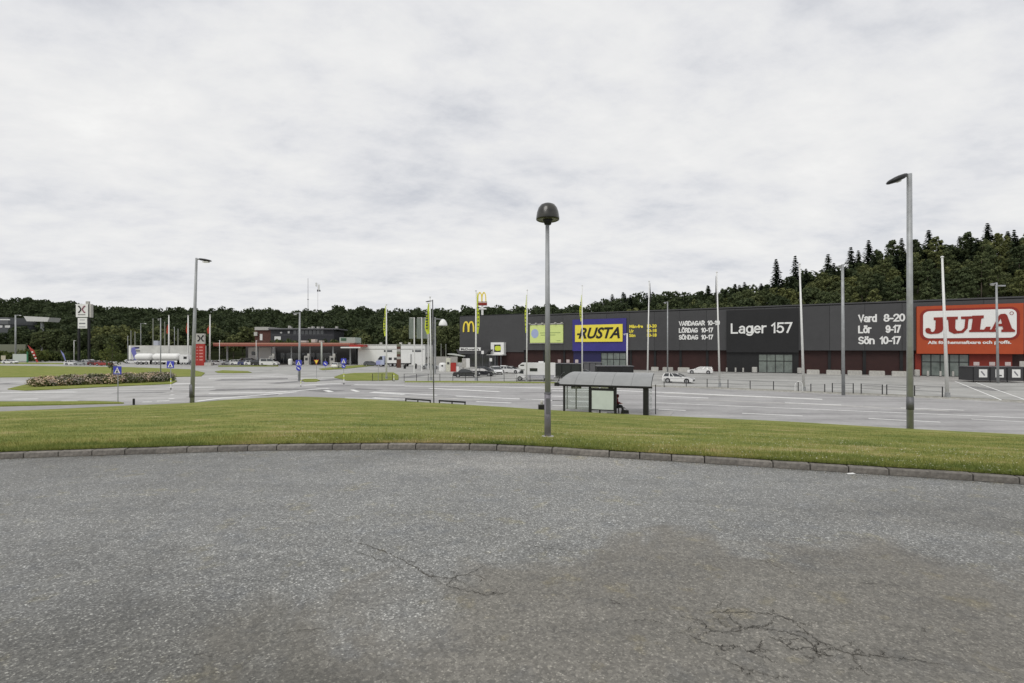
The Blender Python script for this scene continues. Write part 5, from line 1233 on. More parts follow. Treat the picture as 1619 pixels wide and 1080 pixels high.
# feather flags at the left
for px, top, lab, m_, n_ in ((58,545,'red leaning feather flag beside the pale board', M_red, 1), (104,553,'small blue and white leaning feather flag', mat('blue_white_cloth', (.22,.24,.5), .7), 0)):
    d = 178; o = thing('feather_flag', lab, 'flag', (XX(px, d), d, 0)); H = ZZ(top, d); lx = XX(px-15, d)-XX(px, d)
    if not n_: lx *= .6
    MB().cyl((0,0,0), (lx,0,H), .06, .04, 6).build('pole', M_galvd, o)
    v = []
    for j in range(11):
        f = j/10; z = H*(1-f*.97); xb = lx*(1-f*.97); wd = (2.0 if n_ else 1.0)*(f**.5 if f < .3 else .55+.15*sin(f*5)); v += [(xb, 0, z), (xb+wd*.5, .12*sin(j), z), (xb+wd, 0, z)]
    MB().add(v, [(3*j+i, 3*j+i+1, 3*j+i+4, 3*j+i+3) for j in range(10) for i in range(2)]).build('cloth', m_, o)
    if n_: 
        fr = MB()
        for k in range(3): zq = H*(.22+.17*k); fr.box(lx*(.24+.17*k)+.35, lx*(.24+.17*k)+.95, -.25, -.2, zq, zq+.45)
        fr.build('print', M_white, o)

# logo made of two mirrored strokes with bulbs
def bow(parent, fit, ma, mb_):
    x0, z0, x1, z1, y = fit; w = x1-x0; h = z1-z0
    for sgn, m in ((1, ma), (-1, mb_)):
        mm = MB(); cx = (x0+x1)/2; pts = []
        for k in range(9):
            a = -1+2*k/8; pts.append((cx-sgn*(w*.12+w*.3*abs(a)**1.7), z0+h*(.5+.5*a)))
        for p, q in zip(pts, pts[1:]): mm.cyl((p[0], y-.05, p[1]), (q[0], y-.05, q[1]), w*.085, n=6)
        for p in (pts[0], pts[-1]): mm.box(p[0]-w*.11, p[0]+w*.11, y-.12, y, p[1]-w*.09, p[1]+w*.09)
        mm.build('emblem_stroke', m, parent)
d = 186; o = thing('pylon_sign', 'tall two-legged white petrol pylon sign over the left trees', 'sign', (XX(133, d), d, 0)); w = lambda p: XX(p, d)-XX(133, d)
for a, b in ((123.5,126), (139.5,142)): MB().box(w(a), w(b), -.3, .3, 0, ZZ(481, d)).build('leg', M_black, o)
s = MB().box(w(122), w(141), -.55, -.31, ZZ(501.5, d), ZZ(481, d)).build('logo_panel', M_white, o)
bow(s, (w(126), ZZ(494, d), w(136.5), ZZ(484.5, d), -.55), M_black, mat('mauve_print', (.28,.10,.14), .5))
fr = MB(); [fr.box(w(125.5+k*2), w(126.8+k*2), -.58, -.551, ZZ(498.5, d), ZZ(497, d)) for k in range(6)]; fr.build('print', M_dark, s)
s = MB().box(w(125), w(139.4), -.55, -.31, ZZ(519.5, d), ZZ(502.8, d)).build('lower_panel', M_white, o)
fr = MB(); fr.box(w(127), w(137), -.58, -.551, ZZ(512.6, d), ZZ(510.6, d)); fr.box(w(127), w(137), -.58, -.551, ZZ(517.6, d), ZZ(516.4, d)); fr.box(w(128), w(136), -.58, -.551, ZZ(506.5, d), ZZ(505.6, d)); fr.build('print', mat('grey_print', (.2,.2,.22), .6), s)
MB().box(w(136.5), w(141.5), -.3, .3, ZZ(481, d)+.01, ZZ(476.5, d)).build('top_cap', M_conc, o)
MB().box(w(143), w(145.8), -.5, .5, ZZ(502, d), ZZ(481, d)).build('side_panel', M_conc, o)
fr = MB(); fr.box(w(141), w(143.2), -.1, .1, ZZ(498, d), ZZ(496, d)); fr.box(w(141), w(143.2), -.1, .1, ZZ(488, d), ZZ(486, d)); fr.build('bracket', M_black, o)
d = 5*F/(578-CY); o = thing('price_pylon', 'red petrol price pylon with grey emblem head', 'sign', (XX(316.5, d), d, 0)); w = lambda p: XX(p, d)-XX(316.5, d)
MB().box(w(310), w(324), -.25, .25, 0, ZZ(543.8, d)).build('price_panel', M_red, o)
s = MB().box(w(309.5), w(324.2), -.28, .28, ZZ(543.6, d), ZZ(527.5, d)).build('head_panel', mat('warm_grey_panel', (.42,.41,.38), .5), o)
bow(s, (w(313.5), ZZ(539, d), w(323), ZZ(531, d), -.28), M_black, M_black)
fr = MB()
for k in range(5): fr.box(w(311.5), w(314), -.28, -.251, ZZ(549.6+k*5, d), ZZ(548.4+k*5, d)); fr.box(w(316), w(321.5), -.28, -.251, ZZ(550+k*5, d), ZZ(548+k*5, d))
fr.build('price_digits', mat('pink_print', (.6,.25,.22), .5), o)
MB().box(w(324.6), w(335), -.5, .5, 0, .9).build('plinth', M_conc, o)

# pumps
pu = thing('petrol_pump', 'grey petrol pump left one under the red canopy', 'petrol pump', (XX(427, 150), 151, 0))
MB().box(-1.2,1.2,-.4,.4,0,.15).build('island', M_conc, pu); MB().box(-.75,.75,-.3,.3,.15,2.9).build('housing', M_conc, pu); MB().box(-.4,.4,-.33,-.301,1.5,2.3).build('display', M_dark, pu); MB().box(.2,.9,-.25,.25,2.4,3.6).build('head', M_conc, pu)
dup(pu, (XX(483, 150), 151, 0), 0, 'grey petrol pump behind the street lamp with blue sign')
dup(pu, (XX(523.5, 149), 150, 0), 0, 'grey petrol pump nearest the station entrance')
o = thing('litter_bin', 'white waste bin on the station forecourt', 'bin', (XX(459, 148), 148, 0)); MB().lathe([(0,.0),(.45,.0),(.6,.5),(.65,1.7),(.5,2.0),(0,2.1)], 14).build('body', M_white, o); MB().cyl((0,0,-.1),(0,0,.1),.5,n=12).build('foot', M_galvd, o)

# traffic signs
def signpost(px, base, top, label, boards, dist=None, pm_=M_galv, r=.04):
    d = dist or 5*F/(base-CY); o = thing('traffic_sign', label, 'traffic sign', (XX(px, d), d, 0)); H = ZZ(top, d)
    MB().cyl((0,0,-.1), (0,0,H), r, r, 8).build('post', pm_, o)
    for kind, cy, s_, col in boards:
        z = ZZ(cy, d); h_ = s_*d/F
        if kind == 'square':
            b = MB().box(-h_, h_, -.08, -.045, z-h_, z+h_).build('board', col, o)
            MB().add([(-h_*.75,-.085,z-h_*.75),(h_*.75,-.085,z-h_*.75),(0,-.085,z+h_*.8),(0,-.10,z-h_*.2)], [(0,1,3),(1,2,3),(2,0,3)]).build('triangle', M_white, b)
            MB().cyl((0,-.1,z+h_*.2),(0,-.11,z+h_*.2), h_*.13, n=8).build('figure', M_black, b)
            MB().side([(-h_*.12,z-h_*.05),(h_*.12,z-h_*.05),(h_*.35,z-h_*.65),(h_*.18,z-h_*.65),(0,z-h_*.3),(-h_*.18,z-h_*.65),(-h_*.35,z-h_*.65)], [(-.12,1),(-.105,1)]).build('figure', M_black, b)
        elif kind == 'round':
            b = MB().cyl((0,-.045,z),(0,-.08,z), h_, n=18).build('board', col, o)
            MB().side([(-h_*.55,z+h_*.25),(-h_*.3,z+h_*.5),(h_*.55,z-h_*.25),(h_*.3,z-h_*.5)], [(-.1,1),(-.082,1)]).build('arrow', M_white, b)
        elif kind == 'yield':
            b = MB().side([(-h_,z+h_),(h_,z+h_),(0,z-h_)], [(-.08,1),(-.045,1)]).build('board', M_red, o)
            MB().side([(-h_*.7,z+h_*.8),(h_*.7,z+h_*.8),(0,z-h_*.55)], [(-.1,1),(-.082,1)]).build('yellow_field', M_yel, b)
        elif kind == 'plate':
            MB().box(-h_, h_, -.08, -.045, z-h_*.8, z+h_*.8).build('board', col, o)
    return o
signpost(186.5, 637, 579, 'blue and white pedestrian crossing sign on a thin post by the hedge', [('square', 585.5, 6.3, M_sblue)])
signpost(270, 616, 571, 'crossing sign right end of the rose hedge with dark shaft', [('square', 576.5, 5.6, M_sblue)])
signpost(472.5, 603, 568, 'crossing sign above a round blue arrow sign at the junction', [('square', 574, 4.6, M_sblue), ('round', 582.3, 4.0, M_sblue)])
signpost(500.5, 598, 568, 'yellow give-way triangle on a thin post', [('yield', 573, 4.2, M_yel)])
signpost(514.5, 588, 567, 'round blue arrow sign behind the give-way triangle', [('round', 575, 4.0, M_sblue)])
signpost(543.5, 603, 566, 'crossing sign over round blue sign before the station entrance', [('square', 571, 4.2, M_sblue), ('round', 579, 3.2, M_sblue)])
signpost(598, 602, 566, 'pale blue sign plate before the lorry front', [('plate', 573.5, 3.4, mat('faded_blue', (.3,.32,.55), .5))])
mp_ = None
for px, b, t, lab in ((475,611,601,'short striped marker post below the round blue sign'),(543,608,590,'striped marker post at the grass island tip'),(622,603,591,'striped marker post beside the leftmost lime flagpole'),(270,616,598,'striped marker post at the hedge end')):
    d = 5*F/(b-CY); H = ZZ(t, d); o = thing('marker_post', lab, 'marker post', (XX(px, d)+.12, d-.15, 0))
    for k in range(6): MB().cyl((0,0,H*k/6), (0,0,H*(k+1)/6), .06, n=8).build('band', (M_white, M_flag)[k % 2] if k > 1 else (M_black, M_white)[k], o)
d = 5*F/(640.5-CY); o = thing('black_bollard', 'short black bollard where footpath meets the lawn', 'bollard', (XX(211.5, d), d, 0)); MB().cyl((0,0,-.1),(0,0,.52),.09,n=12).build('shaft', M_black, o); MB().lathe([(.09,.5),(.1,.53),(.06,.58),(0,.6)], 12).build('cap', M_black, o)
# two low black rails at the lawn edge
for px0, y0, px1, y1, lab in ((641,634.3,681,637,'left black low barrier lying along the lawn edge'),(694,637.2,736,639.8,'right black low barrier lying along the lawn edge')):
    a = G(px0, y0+.6); b_ = G(px1, y1+.6); o = thing('low_barrier', lab, 'barrier', (*a, .08), atan2(b_[1]-a[1], b_[0]-a[0])); ln = hypot(b_[0]-a[0], b_[1]-a[1])
    MB().box(0, ln, -.05, .05, .10, .24).build('rail', M_black, o)
    for k in range(3): MB().box(ln*k/2-.04+(.05 if k == 0 else -.05 if k == 2 else 0), ln*k/2+.04+(.05 if k == 0 else -.05 if k == 2 else 0), -.045, .045, -.1, .099).build('foot', M_black, o)
a = G(856.5, 648.6); o = thing('dark_box', 'black low box with pale object on it behind the park lamp', 'box', (*a, 0)); MB().box(-.28,.36,-.2,.2,0,.42).build('body', M_black, o); MB().box(-.3,.38,-.22,.22,.421,.46).build('lid', M_dark, o); MB().lathe([(0,.461),(.1,.461),(.12,.65),(.05,.8),(0,.82)], 10).build('pale_top', M_conc, o)

# ------------------------------------------------------------------ railings
def railing(pts, label, h=1.15, n_=None, posts=None, r=.035, rails=(1.0, .55)):
    g = [G(a, b) for a, b in pts]; o = thing('railing', label, 'railing', (*g[0], 0)); gx, gy = g[0]
    loc = [(x-gx, y-gy) for x, y in g]
    pm = MB().box(-.035, .035, -.035, .035, -.1, h).mesh('post', M_black)
    for x, y in loc: link('post', pm, o, (x, y, 0))
    for (a, b_) in zip(loc, loc[1:]):
        for f in rails: MB().cyl((a[0], a[1], h*f-.03), (b_[0], b_[1], h*f-.03), .018, n=6).build('rail', M_galvd, o)
    return o
railing([(589,602.2),(604,602.3),(620.5,602.4)], 'short black railing around the leftmost lime flagpole')
railing([(639,602.6),(658.5,602.6),(677,602.7),(695.5,602.8),(716,602.9),(736,603),(755,603.3),(776,603.8),(797,604.3),(817,604.8),(838,605.4),(860,606),(884,606.6)], 'long thin black railing along the lot before the restaurant')
railing([(1050,612.2),(1085,612.4),(1118,613.2),(1151,614.6),(1186,616.6),(1223,618),(1262,619.5)], 'railing between the two leaning white flagpoles')
railing([(1282,620.5),(1304,621)], 'short hoop railing right of the bare white flagpole', 1.0)
railing([(1316,621.6),(1349,622.3)], 'hoop railing passing behind the grey car park lamp')
railing([(1361.6,622.6),(1395,624.6)], 'hoop railing left of the tallest street lamp')
railing([(1402,624.6),(1446,626.5),(1490,628.8)], 'railing from tallest street lamp to the right leaning flagpole')
# white bicycle hoop
a = G(1263, 619.3); o = thing('bicycle_stand', 'white hoop stand beside the bare flagpole', 'stand', (*a, 0))
mm = MB(); P = [(.45*cos(R(k*15)), 0, .75+.45*sin(R(k*15))) for k in range(13)]; P = [(.45,0,0)]+P+[(-.45,0,0)]
for p, q in zip(P, P[1:]): mm.cyl(p, q, .035, n=6)
mm.build('hoop', M_white, o); MB().box(-.6,.6,-.1,.1,0,.06).build('base', M_conc, o)

# concrete blocks, bollards
def at_wall(px, off): # point off metres in front of the facade
    d = fd(px)*(1-off/ (D0/NL)); return (XX(px, d), d)
places = [('right of the first flagpole, leftmost block', 1030, 1041), ('second block, beside the car park lamp', 1048, 1064), ('block hidden behind the white estate car', 1072, 1090), ('block right of the leaning white flagpole', 1275.5, 1295.5),
    ('block left of the grey car park lamp', 1306.5, 1329), ('block right of the grey car park lamp', 1340, 1362.5), ('block under the Sön lettering', 1374, 1398.6), ('block half behind the tallest street lamp', 1410, 1434)]
for lab, p0, p1 in places:
    x0, y0 = at_wall(p0, 3.2); x1, y1 = at_wall(p1, 3.2); ln = hypot(x1-x0, y1-y0)
    o = thing('concrete_block', 'pale concrete barrier block, ' + lab, 'concrete block', (x0, y0, 0), ANG); b = .05
    MB().side([(0,.0),(ln,.0),(ln,.75),(ln-b,.9),(b,.9),(0,.75)], [(-.3,1),(.3,1)]).build('block', M_conc, o)
    MB().box(.1, ln-.1, -.27, .27, .901, .93).build('top_plank', mat('weathered_wood', (.42,.38,.32), .8), o)
for px, w_, lab in ((1149,.16,'leftmost slim bollard before the black shop wall'),(1163,.16,'second slim bollard before the black shop wall'),(1175,.16,'slim bollard nearest the pale planter at the black shop'),(1193,.5,'stout pale planter left of the black shop doors'),(1265,.5,'stout pale planter right of the black shop doors'),
                    (1450,.4,'stout planter left of the orange shop doors'),(1467,.15,'first slim bollard before the orange shop doors'),(1487,.15,'second slim bollard before the orange shop doors'),(1507,.15,'third slim bollard before the orange shop doors'),(1526,.15,'last slim bollard before the orange shop doors')):
    x, y = at_wall(px, 3.0); o = thing('bollard' if w_ < .3 else 'planter', lab, 'bollard' if w_ < .3 else 'planter', (x, y, 0)); H = 1.05 if w_ < .3 else 1.25
    MB().lathe([(w_,-.05),(w_,H-.08),(w_*.8,H),(0,H+.01)], 12).build('body', M_conc, o)
    MB().lathe([(w_+.01,.05),(w_+.03,.07),(w_+.03,.14),(w_+.01,.16)], 12).build('ring', M_galvd, o)

# trolley shelters
def trolley(px0, px1, base, top, label, posters=True, signs=3, m=M_dark, ang=-.12):
    d = 5*F/(base-CY); w = XX(px1, d)-XX(px0, d); h = ZZ(top, d); o = thing('trolley_shelter', label, 'trolley shelter', (XX(px0, d), d, 0), ang)
    MB().box(0, w, 0, .08, .25, h).build('front_panel', m, o); MB().box(0, .08, .09, 2.6, .25, h).build('side_panel', m, o); MB().box(w-.08, w, .09, 2.6, .25, h).build('side_panel', m, o)
    MB().box(0, w, 2.61, 2.69, .25, h).build('back_panel', m, o); MB().box(-.1, w+.1, -.1, 2.8, h+.003, h+.09).build('roof', M_galvd, o)
    for x in (0.02, w*.33, w*.66, w-.1): MB().box(x, x+.08, -.09, -.003, 0, h).build('post', M_black, o)
    if posters:
        for k in range(3):
            x = w*(.12+.32*k); b = MB().box(x, x+w*.16, -.03, -.002, h*.33, h*.86).build('poster', M_white, o)
            if k != 1: MB().side([(x+w*.03,h*.70),(x+w*.05,h*.76),(x+w*.12,h*.48),(x+w*.10,h*.43)], [(-.05,1),(-.032,1)]).build('print', mat('grey_print', (.2,.2,.22), .6), b)
            else: MB().box(x+w*.05, x+w*.12, -.05, -.032, h*.42, h*.5).build('print', M_dark, b)
    for k in range(signs):
        x = w*(.15+.31*k); fr = MB().box(x, x+w*.11, 1.2, 1.26, h+.2, h+.75).build('top_sign', mat('pinkish_plate', (.55,.47,.45), .5), o); MB().box(x+w*.05, x+w*.06, 1.21, 1.25, h+.09, h+.2).build('bracket', M_black, o)
    return o
trolley(1538, 1611, 604.5, 580.5, 'dark trolley shelter with three white posters before the orange shop')
trolley(873, 918, 598, 575.5, 'dark trolley shelter with small white signs behind the motorhome', False, 3, M_shade, -.3)
trolley(922, 951, 594, 573.5, 'low grey trolley shelter before the blue wall', False, 0, mat('mid_grey_panel', (.12,.12,.125), .5), -.2)
trolley(944, 1001, 600, 579.5, 'black trolley shelter showing above the bus shelter roof', False, 0, M_black, -.05)
o = thing('notice_panel', 'pale notice panel at the right picture edge beside the trolley shelter', 'sign', (XX(1612.5, 80), 80, 0), -.2)
MB().box(0,1.6,0,.1,1.5,3.0).build('board', M_conc, o); MB().box(.1,.2,.02,.09,0,1.5).build('post', M_galvd, o); MB().box(1.3,1.4,.02,.09,0,1.5).build('post', M_galvd, o)

# recycling / kiosk group before the restaurant
d = 108
o = thing('white_container', 'white round container left of the pale cabinet', 'container', (XX(700, d), d, 0)); MB().lathe([(0,0),(.8,0),(.85,.3),(.85,1.6),(.6,1.95),(0,2.0)], 16).build('body', M_white, o); MB().cyl((0,-.83,1.3),(0,-.9,1.3),.2,n=10).build('hatch', M_dark, o)
o = thing('tall_cabinet', 'tall pale cabinet between white container and red bin', 'cabinet', (XX(709, d), d, 0)); MB().box(-.5,.5,-.4,.4,0,3.0).build('body', mat('cream_paint', (.6,.6,.5), .5), o); MB().box(-.25,.25,-.43,-.401,1.6,2.1).build('panel', M_dark, o)
o = thing('red_container', 'red container right of the tall pale cabinet', 'container', (XX(717, d), d, 0)); MB().box(-.6,.6,-.5,.5,0,1.9).build('body', M_red, o); MB().box(-.5,.5,-.4,.4,1.901,2.0).build('lid', M_dred, o)
o = thing('small_white_bin', 'small white bin right of the red container', 'bin', (XX(723.3, d), d, 0)); MB().box(-.3,.3,-.3,.3,0,1.2).build('body', M_white, o); MB().box(-.33,.33,-.33,.33,1.201,1.3).build('lid', M_galvd, o)
d = 112
o = thing('pale_canopy', 'thin pale canopy roof over the bins by the restaurant', 'canopy', (XX(709, d), d, 0)); w = XX(735, d)-XX(709, d)
MB().side([(0,3.75),(w,3.3),(w,3.42),(w*.3,3.95),(0,3.98)], [(-1.5,1),(1.5,1)]).build('roof', mat('canopy_grey', (.5,.52,.48), .5), o)
for x in (.3, w-.3): MB().cyl((x,0,-.1),(x,0,3.5),.07,n=8).build('post', M_galvd, o)
d = 110
o = thing('menu_board', 'pale double menu board on legs before the restaurant', 'sign', (XX(730.5, d), d, 0)); w = XX(743, d)-XX(730.5, d)
for k in range(2): MB().box(w*.5*k+.02, w*.5*(k+1)-.02, -.1, .1, .8, 2.9).build('panel', (M_conc, M_lens)[k], o)
for x in (.1, w-.2): MB().box(x, x+.1, -.05, .05, 0, .8).build('leg', M_galvd, o)
for px, lab, zt in ((763,'small white sign left of the porch posts',4.6),(776,'small white plate under the porch roof',2.8)):
    o = thing('small_sign', lab, 'sign', (XX(px, 118), 118, 0)); MB().cyl((0,0,0),(0,0,zt-.8),.05,n=6).build('post', M_galvd, o); MB().box(-.3,.3,-.05,.05,zt-.8,zt).build('board', M_white, o)
# brick post with lamps and bins
d = 5*F/(581.5-CY); o = thing('striped_post', 'tall brown banded post before the white workshop', 'post', (XX(630.5, d), d, 0))
wd = .42*d/100; 
MB().box(-wd, wd, -.3, .3, 0, ZZ(568, d)).build('brick_foot', mat('brown_brick', (.10,.05,.035), .8, var=.2), o)
for k in range(6):
    MB().box(-wd*.9, wd*.9, -.28, .28, ZZ(568-k*4, d)+.003, ZZ(564-k*4, d)).build('block', (M_conc, mat('brown_brick', (.10,.05,.035)), mat('mossy_concrete', (.17,.18,.13)))[k % 3], o)
for px, lab in ((640,'black waste bin right of the banded post'),(657,'black waste bin under the grey banner')):
    d = 5*F/(583-CY); o = thing('waste_bin', lab, 'bin', (XX(px, d), d, 0)); MB().lathe([(0,0),(.3,0),(.35,1.1),(.38,1.12),(.38,1.2),(0,1.35)], 12).build('body', M_black, o); MB().box(-.12,.12,-.4,-.34,.95,1.08).build('slot', M_conc, o)

# masts on the hills
d = 345
o = thing('radio_mast', 'thin tall radio mast on the distant hill', 'mast', (XX(487, d), d, ground_z(XX(487, d), d))); z0 = o.location.z
MB().cyl((0,0,0), (0,0,ZZ(440, d)-z0), .24, .14, 6).build('shaft', mat('far_steel', (.32,.32,.34), .6), o)
MB().box(-.5,.5,-.3,.3,ZZ(474, d)-z0,ZZ(473, d)-z0).build('platform', mat('far_steel', (.32,.32,.34)), o)
o = thing('antenna_mast', 'antenna mast with white panels beside the thin radio mast', 'mast', (XX(502.5, d), d, ground_z(XX(502.5, d), d))); z0 = o.location.z
MB().cyl((0,0,0), (0,0,ZZ(447.5, d)-z0), .10, .08, 6).build('shaft', mat('far_steel', (.32,.32,.34)), o)
for a, e, g, m_ in ((-1.6,453,447,M_white), (.3,459,450,M_white), (-.5,461,458,M_galvd), (.9,461,458.5,M_galvd)): MB().box(a, a+.9, -.3, .3, ZZ(e, d)-z0, ZZ(g, d)-z0).build('antenna_panel', m_, o)

# ------------------------------------------------------------------ bus shelter
ua = atan2(-.4, 1.0)
sh = thing('bus_shelter', 'bus shelter with curved grey roof and black posts at the lawn edge', 'bus shelter', (3.55, 38.5, 0), ua)
Ln = 7.25; zn, zf_, dp = 2.19, 3.10, 2.3
def roofz(v): return zn + (zf_-zn)*(1-(1-v/dp)**1.8)
nl = 5
for k in range(nl):                                   # five roof sheets
    u0 = Ln*k/nl + .008; u1 = Ln*(k+1)/nl-.008; v = []; R_ = 9
    for j in range(R_):
        q = dp*j/(R_-1); zq = roofz(q); a = .85*q/dp*(1 if k == 0 else 0)
        v += [(u0+a, q, zq), (u1, q, zq), (u0+a, q, zq+.03), (u1, q, zq+.03)]
    fs = []
    for j in range(R_-1):
        a = 4*j; b_ = 4*j+4; fs += [(a+2,a+3,b_+3,b_+2), (a+1,a,b_,b_+1), (a,a+2,b_+2,b_), (a+3,a+1,b_+1,b_+3)]
    fs += [(0,1,3,2), (4*R_-3,4*R_-4,4*R_-2,4*R_-1)]
    MB().add(v, fs).build('roof_sheet', M_roofl, sh, smooth=False)
MB().box(-.1, Ln+.1, -.09, -.002, zn-.10, zn+.04).build('gutter', M_black, sh)
for u in [Ln*k/nl for k in range(nl+1)]:
    rb = MB(); pp = [(u, dp*j/8, roofz(dp*j/8)-.045) for j in range(9)]
    for p, q in zip(pp, pp[1:]): rb.cyl(p, q, .03, n=6)
    rb.build('roof_rib', M_black, sh)
def upx(px):                                          # position along the shelter back line seen at px
    k = (px-CX)/F; # x = 3.55+u*cos, y = 38.5+u*sin
    return (k*38.5-3.55)/(cos(ua)-k*sin(ua))
for px, w in ((891.3,.07),(932.5,.10),(972.5,.09)): MB().box(upx(px)-w, upx(px)+w, .05, .22, 0, zn+.0).build('post', M_black, sh)
MB().box(upx(1016.5), upx(1024.5), .05, .6, 0, zn-.02).build('cabinet', M_black, sh)
for px in (1034,): MB().box(upx(px)-.03, upx(px)+.03, 1.2, 1.26, 0, 2.3).build('post', M_black, sh)
MB().box(upx(1024.5)+.05, upx(1024.5)+.09, .6, 2.0, .25, 2.1).build('side_glass', M_clear, sh)
ap = MB().box(upx(934.5), upx(970.8), .04, .2, .28, 1.98).build('advert_case', M_black, sh)
MB().box(upx(935.6), upx(969.8), .02, .039, .36, 1.80).build('poster', M_post, ap)
for a, b in ((934.5,946.5),(949.5,961.5)): MB().box(upx(a), upx(b), .06, .10, 1.99, 2.12).build('upper_glass', M_lens, sh)
MB().box(upx(961.5), upx(970), .06, .12, 1.985, 2.16).build('box_unit', M_black, sh)
MB().box(upx(948)-.05, upx(948)+.05, .08, .14, 0, .279).build('case_foot', M_black, sh)
MB().box(upx(935), upx(959), .12, .16, .08, .14).build('bottom_rail', M_conc, sh)
MB().box(upx(892.5), upx(931.5), .12, .14, .25, 2.0).build('back_glass', M_clear, sh)
MB().box(upx(891), upx(1017), .1, .18, zn-.14, zn-.09).build('head_rail', M_black, sh)
bu0, bu1 = upx(971)+.1, upx(984)
bench = MB().box(bu0, bu1, .75, 1.15, .44, .49).build('bench_seat', M_dark, sh)
for u in (bu0+.08, bu1-.08): MB().box(u-.02, u+.02, .8, 1.1, 0, .439).build('bench_leg', M_black, sh)
for u in (.35, Ln-.4): MB().cyl((u, 1.9, 0), (u, 1.9, roofz(1.9)-.05), .04, n=8).build('road_post', M_black, sh)
MB().box(upx(878.5)-.05, upx(884), -.2, .05, zn-.12, zn+.16).build('roof_end_box', M_black, sh)
# paving under shelter
o = struct(MB().prism([(2.6,39.2),(11.6,35.6),(12.9,38.6),(3.9,42.4)], -.05, .03).build('shelter_paving', mat('paving', (.36,.35,.34), .8, var=.08, scale=2)))
# stop sign post
k = (911.5-CX)/F; d = 40.2; o = thing('bus_stop_sign', 'bus stop pole with black square head behind the shelter', 'bus stop sign', (XX(911, d), d, 0.02))
MB().cyl((0,0,-.1),(0,0,2.3),.06,n=8).build('post', M_black, o); MB().box(-.42,.42,-.08,.08,ZZ(615, d),ZZ(608.5, d)).build('sign_head', M_dark, o); MB().box(-.12,.12,-.1,.1,1.75,1.9).build('timetable_box', M_conc, o)

# ------------------------------------------------------------------ waiting person
def skin(name, verts, edges, rad, m, parent, sub=1, root=0):
    me = bpy.data.meshes.new(name); me.from_pydata([tuple(v) for v in verts], edges, []); o = bpy.data.objects.new(name, me); C.objects.link(o)
    md = o.modifiers.new('s', 'SKIN'); sd_ = me.skin_vertices[0].data
    for i, r in enumerate(rad): sd_[i].radius = (r, r) if not hasattr(r, '__len__') else r
    sd_[root].use_root = True; md.use_smooth_shade = True
    o.modifiers.new('sub', 'SUBSURF').levels = sub; o.modifiers['sub'].render_levels = sub
    dg = bpy.context.evaluated_depsgraph_get(); dg.update(); m2 = bpy.data.meshes.new_from_object(o.evaluated_get(dg)); bpy.data.objects.remove(o)
    m2.name = name; m2.materials.clear(); m2.materials.append(m); return link(name, m2, parent)
mskin = mat('skin_tone', (.45,.28,.21), .6, var=.05); mjack = mat('red_jacket', (.15,.02,.028), .8, var=.12, scale=12); mtro = mat('dark_trousers', (.02,.02,.025), .85, var=.1)
uq = (bu0-.12); bx_ = 3.55+uq*cos(ua)-.9*sin(ua); by_ = 38.5+uq*sin(ua)+.9*cos(ua)
pe = thing('person', 'person in a red hooded jacket and dark trousers sitting in the bus shelter', 'person', (bx_, by_, 0), -.15); pe.scale = (1.03,)*3
# faces +x; joints: pelvis, spine, chest, neck, head, shoulders, arms, legs
hip = (0,0,.58); V_ = [hip,(.03,0,.78),(.06,0,1.0),(.09,0,1.14),(.13,0,1.22),(.15,0,1.33)]; E_ = [(0,1),(1,2),(2,3),(3,4),(4,5)]; Rr_ = [.13,.12,.13,.06,.085,.09]
for s_ in (-1, 1):
    b0 = len(V_); V_ += [(.07,s_*.17,1.06),(.14,s_*.22,.82),(.36,s_*.12,.76),(.43,s_*.09,.75)]; E_ += [(2,b0),(b0,b0+1),(b0+1,b0+2),(b0+2,b0+3)]; Rr_ += [.06,.045,.035,.03]
    for f in range(5):
        q0 = len(V_); V_ += [(.46,s_*(.055+.018*f),.755),(.50+.006*(2-abs(f-2)),s_*(.05+.019*f),.735)]; E_ += [(b0+3,q0),(q0,q0+1)]; Rr_ += [.010,.008]
    b0 = len(V_); V_ += [(.04,s_*.10,.56),(.44,s_*.12,.56),(.50,s_*.12,.10),(.50,s_*.12,.04),(.64,s_*.13,.03)]; E_ += [(0,b0),(b0,b0+1),(b0+1,b0+2),(b0+2,b0+3),(b0+3,b0+4)]; Rr_ += [.085,.065,.045,.04,.035]
body = skin('body', V_, E_, Rr_, mskin, pe, 1)
fc = MB(); fc.lathe([(0,-.018),(.012,-.006),(.0,.018)], 6, (0,0)); n_ = fc.build('nose', mskin, pe, (.238,0,1.30))
for s_ in (-1, 1): MB().box(-.004,.004,-.012,.012,-.006,.006).build('eye', M_dark, pe, (.228, s_*.032, 1.335)); MB().box(-.02,.02,-.008,.008,-.03,.03).build('ear', mskin, pe, (.14, s_*.09, 1.315))
MB().box(-.003,.003,-.022,.022,-.005,.005).build('mouth', M_dred, pe, (.226,0,1.268))
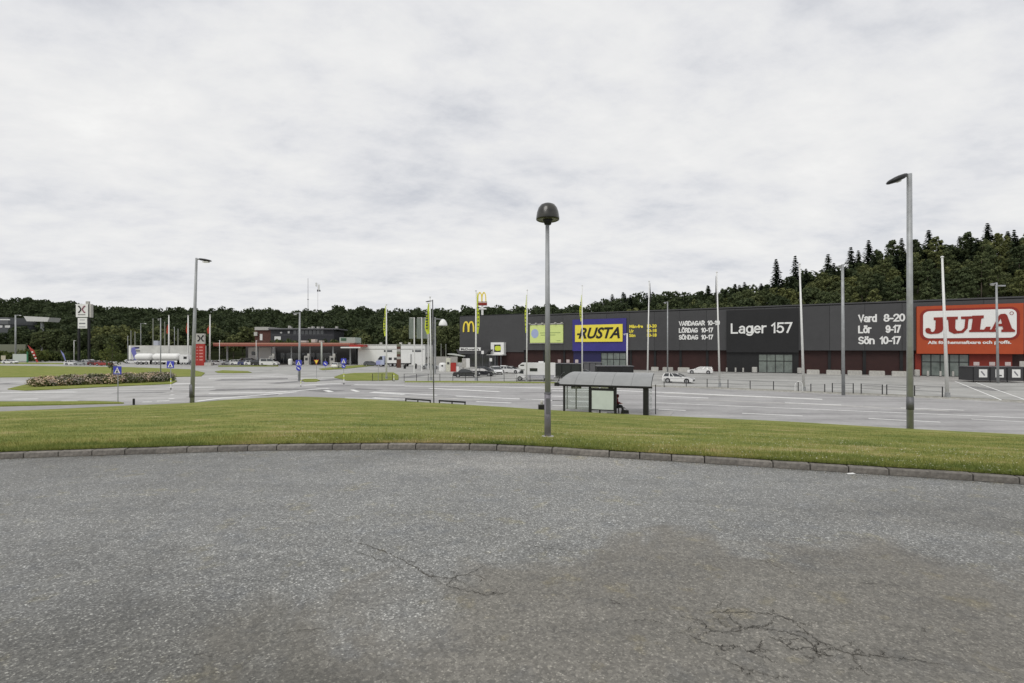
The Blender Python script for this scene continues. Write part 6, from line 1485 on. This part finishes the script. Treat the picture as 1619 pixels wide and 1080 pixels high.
Vj = [(0,0,.60),(.03,0,.80),(.06,0,1.0),(.07,0,1.12)]; Ej = [(0,1),(1,2),(2,3)]; Rj = [(.17,.20),(.155,.18),(.16,.19),(.09,.10)]
for s_ in (-1, 1):
    b0 = len(Vj); Vj += [(.07,s_*.18,1.05),(.14,s_*.24,.82),(.36,s_*.13,.765)]; Ej += [(2,b0),(b0,b0+1),(b0+1,b0+2)]; Rj += [.085,.068,.055]
skin('jacket', Vj, Ej, Rj, mjack, pe, 1)
MB().lathe([(.075,-.12),(.118,-.06),(.125,.02),(.105,.08),(.05,.115),(0,.12)], 16).build('hood', mjack, pe, (.115,0,1.335), True)
Vt = [(0,0,.58)]; Et = []; Rt = [(.16,.19)]
for s_ in (-1, 1):
    b0 = len(Vt); Vt += [(.06,s_*.10,.57),(.45,s_*.12,.57),(.50,s_*.12,.12)]; Et += [(0,b0),(b0,b0+1),(b0+1,b0+2)]; Rt += [.11,.085,.065]
skin('trousers', Vt, Et, Rt, mtro, pe, 1)
for s_ in (-1, 1): MB().side([(-.09,0),(.20,0),(.2,.05),(.08,.10),(-.08,.11)], [(-.05,.9),(-.03,1),(.03,1),(.05,.9)]).build('shoe', M_black, pe, (.49, s_*.12, .0))
bg = thing('bag', 'black bag on the ground by the sitting person', 'bag', (bx_+.62, by_-.35, 0.03)); MB().side([(-.3,0),(.3,0),(.27,.26),(-.25,.3)], [(-.12,.85),(-.08,1),(.08,1),(.12,.85)]).build('body', M_black, bg)
mm = MB(); P = [(-.15+.05*k, 0, .28+.12*sin(pi*k/6)) for k in range(7)]
for p, q in zip(P, P[1:]): mm.cyl(p, q, .012, n=5)
mm.build('handle', M_black, bg)
# litter scrap on the asphalt
x, y = G(1345, 750, FG); o = tag(MB().add([(-.07,-.03,.008),(.07,-.02,.012),(.06,.03,.02),(-.05,.035,.01),(-.07,-.03,.004),(.07,-.02,.006),(.06,.03,.012),(-.05,.035,.005)], [(0,1,2,3),(7,6,5,4),(0,4,5,1),(1,5,6,2),(2,6,7,3),(3,7,4,0)]).build('paper_scrap', M_white), 'small white paper scrap on asphalt near the right kerb', 'litter'); o.location = (x, y, FG+.003)
